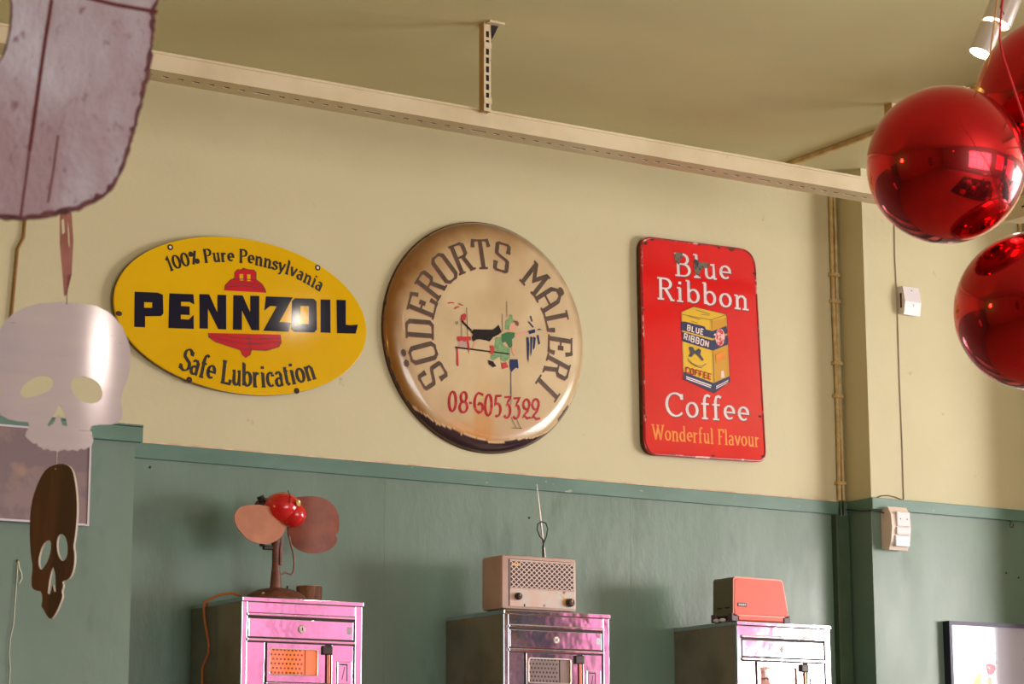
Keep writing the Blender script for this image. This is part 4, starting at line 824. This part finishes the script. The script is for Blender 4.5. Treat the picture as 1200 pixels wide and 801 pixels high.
for (u, z, rr) in ((.195, .765, .0105), (.885, .835, .0125)):
    kn = MB().lathe([(rr*.9, 0), (rr, .003), (rr*.92, .013), (rr*.7, .0155), (0, .016)], (U(u), ry0-.0022, Z(z)), (0, -1, 0), 24).build('knob', m_knob, rd, smooth=True)
    MB().box(U(u)-.0008, U(u)+.0008, ry0-.0192, ry0-.018, Z(z)+.001, Z(z)+rr*.7).build('knob_mark', m_gold, kn)
MB().lathe([(.012, 0), (.012, .001), (0, .0012)], (U(.845), ry0-.0022, Z(.82)), (0, -1, 0), 20).build('dial_disc', m_gold, rd)
MB().box(U(.28), U(.297), ry0-.0035, ry0-.002, Z(.945), Z(.895), .0004).build('band_switch', m_knob, rd)
MB().tube([(3.800, -.21, 2.285), (3.822, -.205, 2.278), (3.842, -.200, 2.255), (3.848, -.195, 2.222), (3.842, -.19, 2.190), (3.838, -.17, 2.166)], .0026, 8).build('power_lead', m_black, rd, smooth=True)
an = thing('wire_aerial', (3.80, -.12, ZT), 'thin pale whip aerial with a looped black wire standing behind the radio', 'aerial')
MB().lathe([(.022, 0), (.022, .006), (.008, .012), (.004, .03)], (3.822, -.12, ZT), n=20).build('aerial_foot', m_black, an, smooth=True)
MB().tube([(3.824, -.12, ZT+.02), (3.8135, -.12, 2.347), (3.8015, -.12, 2.45), (3.7878, -.12, 2.556)], [.0036, .0034, .0028, .0014], 10).build('rod', m_alu, an, smooth=True)
MB().tube([(3.815, -.125, ZT+.02), (3.807, -.126, 2.30), (3.8035, -.126, 2.347), (3.8035, -.126, 2.372), (3.8165, -.127, 2.402), (3.8215, -.127, 2.424), (3.815, -.127, 2.441), (3.800, -.127, 2.445), (3.786, -.127, 2.437), (3.7835, -.127, 2.420), (3.792, -.128, 2.401), (3.8055, -.128, 2.390), (3.806, -.128, 2.36), (3.812, -.128, 2.31), (3.818, -.128, ZT+.02)], .0019, 8).build('lead_wire', m_black, an, smooth=True)

# ---------------------------------------------------------------- toaster
to = thing('toaster', (4.46, -.26, ZT), 'small orange vintage toaster with dark feet on the right cabinet', 'toaster')
ty0, ty1 = -.318, -.222
prof = rounded([(4.3525, 2.178), (4.5640, 2.178), (4.5435, 2.2925), (4.3560, 2.2945)], [.003, .003, .014, .012])
def prism(name, prof, y0, y1, m, par, sm=False):
    n = len(prof); b = MB()
    b.add([(x, y0, z) for x, z in prof]+[(x, y1, z) for x, z in prof], [tuple(range(n)), tuple(range(n, 2*n))[::-1]]+[(i, (i+1) % n, n+(i+1) % n, n+i) for i in range(n)])
    return b.build(name, m, par, smooth=sm)
prism('shell', prof, ty0, ty1, m_toastend, to, True)
inn = [(4.458+(x-4.458)*1.0, 2.236+(z-2.236)*1.0) for x, z in prof]
prism('front_rim', inn, ty0-.004, ty0, m_toastrim, to)
inn = rounded([(4.3565, 2.181), (4.5590, 2.181), (4.5395, 2.2885), (4.3600, 2.2900)], [.003, .003, .011, .010])
prism('front_panel', inn, ty0-.0055, ty0-.0035, m_toast, to)
MB().box(4.3575, 4.5585, ty0-.0066, ty0-.005, 2.1835, 2.1975, .0005).build('crumb_tray', m_toast, to)
MB().box(4.3735, 4.5435, ty0-.003, ty0+.02, 2.1645, 2.184, .003).build('front_skirt', m_toast, to)
MB().box(4.357, 4.559, ty0+.004, ty1-.004, ZT+.003, 2.179).build('base', m_black, to)
for x in (4.3475, 4.5455):
    for y in (ty0-.004, ty1-.018): MB().box(x, x+.023, y, y+.022, ZT, 2.186, .002).build('foot', m_purple, to)
bd = MB().box(4.368, 4.402, ty0-.0075, ty0-.0053, 2.2055, 2.2165, .0015).build('badge', m_bracket, to)
strip_mesh(lay_text('HAWA', SANS, [(4.3715, 2.2082), (4.3985, 2.2082)], .0058, .12), lambda u, v, w_: (u, ty0-.0077-w_, v), .0016).build('badge_lettering', m_white, bd)
for y in (-.305, -.265): MB().box(4.3515, 4.3565, y, y+.022, 2.2005, 2.205, .0005).build('side_slot', m_black, to)
for y in (-.245, -.275): MB().ball((4.348, y, ZT+.006), .010, .012, .0055, 12, 8).build('crumpled_paper', m_plastic, to)
MB().box(4.39, 4.51, -.285, -.255, 2.2925, 2.2962, .001).build('bread_slot', m_black, to)

# ---------------------------------------------------------------- wall sensors
sn = thing('wall_sensor', (5.25, -.13, 3.265), 'small white plastic wedge sensor on the cream wall, on the thin cable', 'sensor')
b = MB(); pr = [(-.1305, 3.3145), (-.157, 3.3145), (-.1665, 3.262), (-.158, 3.2185), (-.1305, 3.2245)]
n = len(pr); b.add([(5.214, y, z) for y, z in pr]+[(5.2845, y, z) for y, z in pr], [tuple(range(n)), tuple(range(n, 2*n))[::-1]]+[(i, (i+1) % n, n+(i+1) % n, n+i) for i in range(n)])
b.build('housing', m_plastic, sn)
MB().box(5.2125, 5.214, -.150, -.143, 3.243, 3.292).build('side_vent', m_rust, sn)
MB().ball((5.250, -.1592, 3.302), .003, .0015, .003, 8, 6).build('indicator', m_greyline, sn); MB().ball((5.252, -.1655, 3.252), .003, .0015, .004, 8, 6).build('indicator', m_lens, sn)
pi_ = thing('motion_detector', (5.14, -.136, 2.5), 'white and ivory alarm motion detector on the corner below the green rail', 'detector')
b = MB(); pr = [(-.1505, 2.566), (-.172, 2.570), (-.187, 2.545), (-.191, 2.50), (-.184, 2.455), (-.172, 2.430), (-.150, 2.432), (-.1375, 2.436), (-.1375, 2.555)]
n = len(pr); b.add([(5.102, y, z) for y, z in pr]+[(5.182, y, z) for y, z in pr], [tuple(range(n)), tuple(range(n, 2*n))[::-1]]+[(i, (i+1) % n, n+(i+1) % n, n+i) for i in range(n)])
b.build('housing', m_plastic2, pi_)
MB().box(5.120, 5.176, -.1965, -.180, 2.505, 2.553, .004).build('upper_cover', m_plastic, pi_)
MB().box(5.117, 5.176, -.1975, -.184, 2.478, 2.503, .004).build('middle_cover', m_plastic, pi_)
MB().box(5.114, 5.176, -.1925, -.176, 2.440, 2.4765, .004).build('lens', m_lens, pi_)
for x in (5.134, 5.162): MB().ball((x, -.1968, 2.529), .0024, .0012, .0024, 8, 6).build('screw', m_nail, pi_)

tag(MB().tube([(5.050, -.03, 2.572), (5.0555, -.10, 2.560), (5.056, -.152, 2.556), (5.075, -.155, 2.556), (5.10, -.155, 2.550)], .0022, 8).build('detector_cable', m_black, smooth=True), 'thin dark cable from the corner trunking to the motion detector', 'cable')
tag(MB().tube([(5.090, -.1335, 2.600), (5.11, -.1335, 2.609), (5.14, -.1335, 2.6125), (5.17, -.1335, 2.609), (5.2, -.1335, 2.6015)], .0017, 8).build('loose_wire', m_cordb, smooth=True), 'short brown wire bowed just above the green rail over the motion detector', 'wire')
# ---------------------------------------------------------------- pictures
pc = thing('framed_picture', (5.35, -.136, 1.7), 'black framed picture of drawn fruit figures at the lower right corner', 'picture')
fx0, fx1, fz0, fz1 = 5.3530, 6.05, 1.55, 2.2125
b = MB(); b.box(fx0, fx0+.012, -.166, -.1365, fz0, fz1); b.box(fx0+.012, fx1, -.166, -.1365, fz1-.012, fz1); b.box(fx0+.012, 5.789, -.166, -.1365, fz0, fz0+.012)
fx1 = 5.789
b = MB(); b.box(fx0, fx0+.012, -.166, -.1365, fz0, fz1); b.box(fx0+.012, fx1, -.166, -.1365, fz1-.012, fz1); b.box(fx0+.012, fx1-.012, -.166, -.1365, fz0, fz0+.012); b.box(fx1-.012, fx1, -.166, -.1365, fz0, fz1-.012)
b.build('frame', m_frame, pc)
b = MB(); b.box(fx0, fx0+.012, -.168, -.166, fz0, fz1); b.box(fx0+.012, fx1, -.168, -.166, fz1-.012, fz1); b.box(fx0+.012, fx1, -.168, -.166, fz0, fz0+.012)
b.build('frame_face', m_framef, pc)
MB().box(fx0+.012, fx1-.012, -.156, -.14, fz0+.012, fz1-.012).build('print', m_paper, pc)
f4 = lambda u, v, w: (5.35+u, -.1564-w, 2.2+v)
q = D('PIC', 1)
flat_polys('yellow_figure', q[:1], f4, m_banana, pc, .0002); flat_polys('red_figure', q[1:2], f4, m_berry, pc, .0006); flat_polys('stem', q[2:3], f4, mat('tan_print', (214, 160, 110), .3), pc, .0002)
strip_mesh(D('PICLINE'), f4, .0018, lift=.0008).build('drawn_lines', m_greyline, pc)
MB().ball((5.35+q[1][0][0]+.006, -.1572, 2.2+q[1][0][1]-.012), .006, .0004, .0035, 10, 6).build('white_mouth', m_white, pc)
ps = thing('framed_poster', (2.0, -.29, 2.2), 'mauve poster in a thin pale frame on the left boxing, behind the hanging skulls', 'poster')
a0, a1, c0, c1 = 1.75, 2.3105, 2.3235, 2.5665
b = MB(); b.box(a0, a1, -.302, -.289, c1-.005, c1); b.box(a0, a1, -.302, -.289, c0, c0+.005); b.box(a1-.005, a1, -.302, -.289, c0+.005, c1-.005); b.box(a0, a0+.005, -.302, -.289, c0+.005, c1-.005)
b.build('frame', m_pframe, ps)
MB().box(a0+.005, a1-.005, -.299, -.2885, c0+.005, c1-.005).build('print', m_poster, ps)

# ---------------------------------------------------------------- hanging cut-out skulls
def oriented(pt, ua):
    u_ = V((ua[0], ua[1], 0)).normalized(); n_ = V((u_.y, -u_.x, 0)); p_ = V(pt)   # n_ points back to the viewer
    return lambda u, v, w: p_+u_*u+V((0, 0, 1))*v+n_*w
az = math.radians(21.07); ua = (math.cos(az), -math.sin(az))
pt = (1.0611, -3.245, 2.1329)
ws = thing('metal_skull', pt, 'pale brushed aluminium skull cut-out hanging on a salmon ribbon at the left edge', 'skull ornament', 'hanging skull cut-outs')
ua2 = (math.cos(math.radians(17)), -math.sin(math.radians(17))); fr = oriented(pt, ua2); W_ = D('WSK')
W2 = [W_[0]]+[smooth_loop(l, 2) for l in W_[1:3]]+[W_[3]]
plate('skull_plate', W2, fr, .0016, m_brushed, ws)
top = max(W_[0], key=lambda p: p[1])
hx, hz = .0163, top[1]-.004
MB().tube([fr(hx, hz+.001, .0012), fr(hx-.0006, hz+.012, .0015), fr(hx+.0004, hz+.0215, .0005)], .0007, 6).build('hook_wire', m_cut, ws)
Tp = D('TAPE')
off = 0
tp = plate('ribbon', Tp, fr, .0006, m_tape, ws)
# the ribbon carries on up to the ceiling behind the large ornament
a_ = fr(Tp[0][0][0]+.002, Tp[0][0][1], 0); b_ = fr(Tp[0][1][0]-.001, Tp[0][1][1], 0)
MB().add([a_, b_, (b_[0], b_[1], H-.001), (a_[0], a_[1], H-.001)], [(0, 1, 2, 3)]).build('ribbon_tail', m_tape, ws)
ptb = (.6942, -4.2144, 2.174); fb = oriented(ptb, ua); Bg = D('BIG')
bs = thing('rusty_skull', ptb, 'large rusty skull cut-out with worn lilac paint, close up in the top left corner', 'skull ornament', 'hanging skull cut-outs')
def jag(lp, amp, step=.0035, seed=0, inset=0):
    o_ = []; c = V((sum(p[0] for p in lp)/len(lp), sum(p[1] for p in lp)/len(lp)))
    for i in range(len(lp)):
        a, b2 = V(lp[i]), V(lp[(i+1) % len(lp)]); m_ = max(1, int((b2-a).length/step))
        for j in range(m_):
            p = a.lerp(b2, j/m_); k = noise.noise(V((p.x*240+seed, p.y*240, seed)))*amp
            p = p+(c-p).normalized()*(inset+k); o_.append((p.x, p.y))
    return o_
base = smooth_loop(Bg[0], 1)
hol = [smooth_loop(l, 1) for l in Bg[1:]]
plate('skull_plate', [jag(base, .0022, seed=3)]+hol, fb, .003, m_rustbig, bs)
plate('worn_paint', [jag(base, .0036, seed=8, inset=.0040)]+[jag(h_, .001, seed=5, inset=-.002) for h_ in hol], lambda u, v, w: fb(u, v, w+.0017), .0004, m_lilac, bs)
P1 = lambda x, y: ((x-80)*2.0/2790*.985, -(y-120)*2.0/2790*1.0)
strip_mesh([[P1(57, -2), P1(51, 50), P1(46, 100), P1(42, 140), P1(38, 180)]], fb, .0032, lift=.0021).build('rust_streak', m_streak, bs)
strip_mesh([[P1(38, 180), P1(35, 215), P1(31, 256)]], fb, .0019, lift=.0021).build('rust_streak', m_streak, bs)
strip_mesh([[P1(70, 160), P1(66, 200), P1(61, 240)]], fb, .0014, lift=.0021).build('rust_streak', m_streak, bs)
strip_mesh([[P1(90, -8), P1(130, 0), P1(180, 6)]], fb, .0035, lift=.0021).build('rust_streak', m_streak, bs)
cpt = fb(0, max(p[1] for p in base)-.01, 0)
MB().tube([cpt, (cpt[0], cpt[1], H-.001)], .0008, 6).build('hanging_wire', m_cut, bs)
ptc = (1.4081, -2.3885, 2.029); fc = oriented(ptc, (.18961, -.98186)); Bk = D('BSK')
ks = thing('wooden_skull', ptc, 'dark brown wooden skull cut-out seen edge-on, hanging below the pale metal skull', 'skull ornament', 'hanging skull cut-outs')
Bk = [smooth_loop(l, 1) if i < 3 else l for i, l in enumerate(Bk)]
plate('skull_plate', Bk, fc, .0034, m_woodedge, ks)
plate('stained_face', Bk, lambda u, v, w: fc(u, v, w+.0021), .0006, m_wood, ks)
hp = fc(Bk[4][0][0]+.003, Bk[4][0][1]+.003, .001)
MB().tube([hp, (hp[0]+.001, hp[1], hp[2]+.3), (hp[0], hp[1], H-.001)], .0003, 5).build('hanging_thread', m_string, ks)

# ---------------------------------------------------------------- red baubles, ribbons, spotlights
def bauble(c, r, tip, lb):
    b_ = thing('bauble', c, lb, 'bauble', 'large red mirror baubles')
    MB().ball(c, r, n=72, m=48).build('sphere', m_bauble, b_, smooth=True)
    tip = V(tip).normalized(); p = V(c)+tip*(r-.001)
    cap = MB().lathe([(.011, 0), (.0115, .010), (.009, .012), (0, .013)], p, tip, 20).build('cap', m_goldcord, b_, smooth=True)
    q = p+tip*.018; t1 = tip.orthogonal().normalized()
    MB().tube([q+(t1*math.cos(a)+tip*math.sin(a))*.006 for a in [i*math.pi/5 for i in range(11)]], .0009, 6, cap=False).build('loop', m_goldcord, b_, smooth=True)
    return b_, q+tip*.005
RB = .1240
b1, q1 = bauble((2.4967, -3.3133, 2.5941), RB, (.33, -.24, .93), 'biggest looking red mirror bauble, fully in view at upper right')
b2, q2 = bauble((2.6243, -3.3607, 2.3660), RB, (.1, .0, 1), 'lower red mirror bauble cut off by the right edge')
b3, q3 = bauble((2.7480, -3.3200, 2.7360), .1405, (0, .1, 1), 'upper right red mirror bauble mostly outside the frame, behind the red ribbon')
def hang(name, pts, r, m, lb, cat, g): 
    return tag(MB().tube(pts, r, 8).build(name, m, smooth=True), lb, cat, g)
g_ = 'cords the baubles hang from'
hang('gold_cord', [tuple(q1), (2.510, -3.400, 2.735), (2.5182, -3.3976, 2.7516), (2.55, -3.41, 2.95), (2.58, -3.42, H-.001)], .0013, m_goldcord, 'thin gold cord rising from the biggest bauble past the spotlight', 'cord', None)
hang('red_ribbon', [tuple(q2), (2.585, -3.42, 2.485), (2.53, -3.46, 2.51), (2.4507, -3.5326, 2.605), (2.4278, -3.5331, 2.6604), (2.4122, -3.5338, 2.697), (2.4045, -3.5367, 2.7212), (2.400, -3.545, 2.745), (2.397, -3.5545, 2.7741), (2.396, -3.56, 2.95), (2.396, -3.56, H-.001)], [.0022]*5+[.0017]*6, m_redrib, 'red ribbon running down from the ceiling in front of the spotlight to the lower bauble', 'ribbon', None)
hang('gold_cord', [tuple(q3), (q3.x, q3.y, H-.001)], .0013, m_goldcord, 'gold cord holding the upper right bauble, outside the frame', 'cord', None)
sp = thing('spotlight', (3.9775, -1.8563, 3.4358), 'cylindrical aluminium spotlight glowing at its lower end, top right', 'lamp')
A0 = V((3.9775, -1.8563, 3.4358)); A1 = V((4.0541, -1.891, 3.6334)); ax = (A1-A0).normalized(); K = 1.675
def sc(pr): return [(r*K, h*K) for r, h in pr]
MB().lathe(sc([(.0150, .006), (.0155, 0), (.0165, .0), (.0165, .046), (.0150, .047), (.0140, .046)]), A0, ax, 36, caps=False).build('lower_tube', m_alulamp, sp, smooth=True)
MB().lathe(sc([(0, 0.001), (.0152, .001)]), A0, ax, 28, caps=False).build('lamp_face', m_lampglow, sp)
off_ = rt*.007*K
MB().lathe(sc([(.0190, .058), (.0200, .050), (.0218, .050), (.0222, .054), (.0222, .125), (.019, .135), (.0, .135)]), A0+off_, ax, 36, caps=False).build('upper_tube', m_alulamp, sp, smooth=True)
MB().lathe(sc([(.0080, .0515), (.0202, .0515)]), A0+off_, ax, 28, caps=False).build('ring_gap', m_ringglow, sp)
MB().tube([A0+off_+ax*.128*K, tuple(A0+off_+ax*.128*K)[:2]+(H-.028,)], .010, 10).build('stem', m_alulamp, sp, smooth=True)
top_ = A0+off_+ax*.128*K
tag(MB().box(top_.x-.02, top_.x+.02, top_.y-2.4, top_.y+.15, H-.028, H-.001, .003).build('lighting_track', m_alulamp), 'aluminium lighting track on the ceiling above the frame, carrying the glowing spotlight', 'track')
MB().tube([A0+off_-fw*.037+rt*.004+ax*.105, A0+off_-fw*.038-rt*.012+ax*.125, A0+off_-fw*.038-rt*.016+ax*.16, A0+off_-fw*.037+ax*.19], .002, 6).build('lamp_lead', m_cordb, sp, smooth=True)
def spot(name, loc, to_, power, col, size, rad, blend=.5):
    l = bpy.data.lights.new(name, 'SPOT'); l.energy = power; l.color = col; l.spot_size = math.radians(size); l.spot_blend = blend; l.shadow_soft_size = rad
    o = bpy.data.objects.new(name, l); COL.objects.link(o); o.location = loc; o.rotation_euler = (V(to_)-V(loc)).to_track_quat('-Z', 'Y').to_euler(); return o
bl_ = bpy.data.lights.new('spotlight_bulb', 'POINT'); bl_.energy = 1.8; bl_.color = (1, .9, .76); bl_.shadow_soft_size = .022
bo_ = bpy.data.objects.new('spotlight_bulb', bl_); COL.objects.link(bo_); bo_.location = A0-ax*.030
# two unseen lamps added: a streak on the metal skull, warm light from the left
for i, (x, y, z, tx, ty, tz, pw) in enumerate(((.42, -6.6, 2.82, 1.12, -3.2, 2.15, .7), (-2.6, -1.7, 2.7, 4.0, -.2, 2.7, 90))):
    l_ = thing('spotlight', (x, y, z), 'unseen spotlight added for its light, %s' % ('behind the camera', 'over the left corner')[i], 'lamp')
    d_ = (V((x, y, z))-V((tx, ty, tz))).normalized()
    MB().lathe([(.028, .02), (.028, 0), (.030, 0), (.030, .12), (0, .12)], (x, y, z), d_, 24, caps=False).build('tube', m_alulamp, l_, smooth=True)
    MB().lathe([(0, .012), (.028, .012)], (x, y, z), d_, 20, caps=False).build('lamp_face', m_lampglow, l_)
    MB().tube([V((x, y, z))+d_*.1, (x+d_.x*.1, y+d_.y*.1, H-.001)], .006, 8).build('stem', m_alulamp, l_)
    spot('added_spot', tuple(V((x, y, z))-d_*.004), (tx, ty, tz), pw, ((1, .9, .8), (1, .5, .13))[i], (40, 95)[i], (.02, .2)[i], .9)
# ---------------------------------------------------------------- the cafe floor below the frame (it shows in the mirror baubles)
m_tt = mat('dark_table_wood', (92, 52, 36), .35, c2=(70, 38, 28), scale=6); m_ch = mat('red_chair_paint', (190, 30, 30), .35); m_bk = mat('black_iron', (30, 28, 28), .5)
def table(x, y, lb):
    t_ = thing('cafe_table', (x, y, 0), lb, 'table', 'cafe tables below the frame')
    MB().lathe([(.36, 0), (.37, .01), (.37, .028), (.36, .035)], (x, y, .72), n=32).build('table_top', m_tt, t_, smooth=True)
    MB().tube([(x, y, .02), (x, y, .72)], .03, 12).build('pedestal', m_bk, t_, smooth=True)
    MB().lathe([(.22, 0), (.22, .012), (.05, .03)], (x, y, 0), n=24).build('base', m_bk, t_)
def chair(x, y, a, lb):
    t_ = thing('cafe_chair', (x, y, 0), lb, 'chair', 'cafe chairs below the frame')
    R_ = lambda u, v, z: (x+u*math.cos(a)-v*math.sin(a), y+u*math.sin(a)+v*math.cos(a), z)
    MB().lathe([(.19, 0), (.2, .01), (.2, .025), (.19, .03)], (x, y, .44), n=20).build('seat', m_ch, t_, smooth=True)
    for u, v in ((-.14, -.14), (.14, -.14)): MB().tube([R_(u*1.2, v*1.2, 0), R_(u, v, .44)], .015, 8).build('leg', m_ch, t_)
    for u in (-.14, .14): MB().tube([R_(u*1.2, .19, 0), R_(u, .15, .44), R_(u, .2, .86)], .015, 8).build('leg', m_ch, t_)
    MB().tube([R_(-.14, .2, .85), R_(0, .24, .87), R_(.14, .2, .85)], [.03, .035, .03], 8).build('backrest', m_ch, t_)
for (x, y, w_) in ((2.2, -5.6, 'nearest the camera'), (4.2, -5.4, 'below the baubles'), (5.8, -3.8, 'nearest the pilaster'), (6.4, -6.4, 'by the pink windows'), (4.0, -7.6, 'by the front window')):
    table(x, y, 'round dark cafe table out of frame, '+w_)
    for a, s_ in ((0, 'far'), (math.pi, 'near'), (-math.pi/2, 'right-hand')):
        chair(x-.62*math.sin(a)*1, y+.62*math.cos(a), a, 'red cafe chair out of frame, %s side of table %s' % (s_, w_))
rg = thing('floor_rug', (3.0, -6.4, 0), 'dark red rug on the floor out of frame', 'rug')
MB().box(1.3, 5.2, -7.6, -4.9, .0, .012, .003).build('pile', mat('dark_rug', (60, 24, 26), .9, c2=(40, 24, 30), scale=3), rg)
MB().box(1.4, 5.1, -7.5, -5.0, .012, .014).build('inner_field', mat('rug_field', (44, 30, 34), .9, c2=(96, 30, 30), scale=7, lo=.5, hi=.55), rg)
ct = thing('shop_counter', (7.6, -5.0, 0), 'dark wooden shop counter out of frame below the right windows', 'counter')
MB().box(7.6, 8.3, -7.6, -2.4, .0, 1.0).build('counter_body', m_tt, ct); MB().box(7.55, 8.35, -7.65, -2.35, 1.0, 1.04, .005).build('counter_top', m_bk, ct)
for k, (y, c, h_) in enumerate(((-2.9, (200, 40, 40), .34), (-3.5, (230, 200, 160), .22), (-4.2, (40, 60, 90), .4), (-4.8, (210, 120, 40), .26), (-5.6, (190, 30, 40), .3), (-6.3, (220, 220, 220), .36), (-7.0, (40, 100, 60), .28))):
    w_ = ('red', 'cream', 'blue', 'orange', 'crimson', 'white', 'green')[k]
    j = thing('storage_tin', (7.9, y, 1.04), '%s storage tin on the counter out of frame' % w_, 'tin')
    MB().lathe([(.11, 0), (.115, .01), (.115, h_-.04), (.10, h_-.03), (.10, h_)], (7.9, y, 1.04), n=24).build('tin_body', mat(w_+'_tin_paint', c, .3), j, smooth=True)
    MB().lathe([(.107, 0), (.107, .02), (.03, .03), (.02, .05)], (7.9, y, 1.04+h_-.005), n=24).build('lid', m_bk, j, smooth=True)
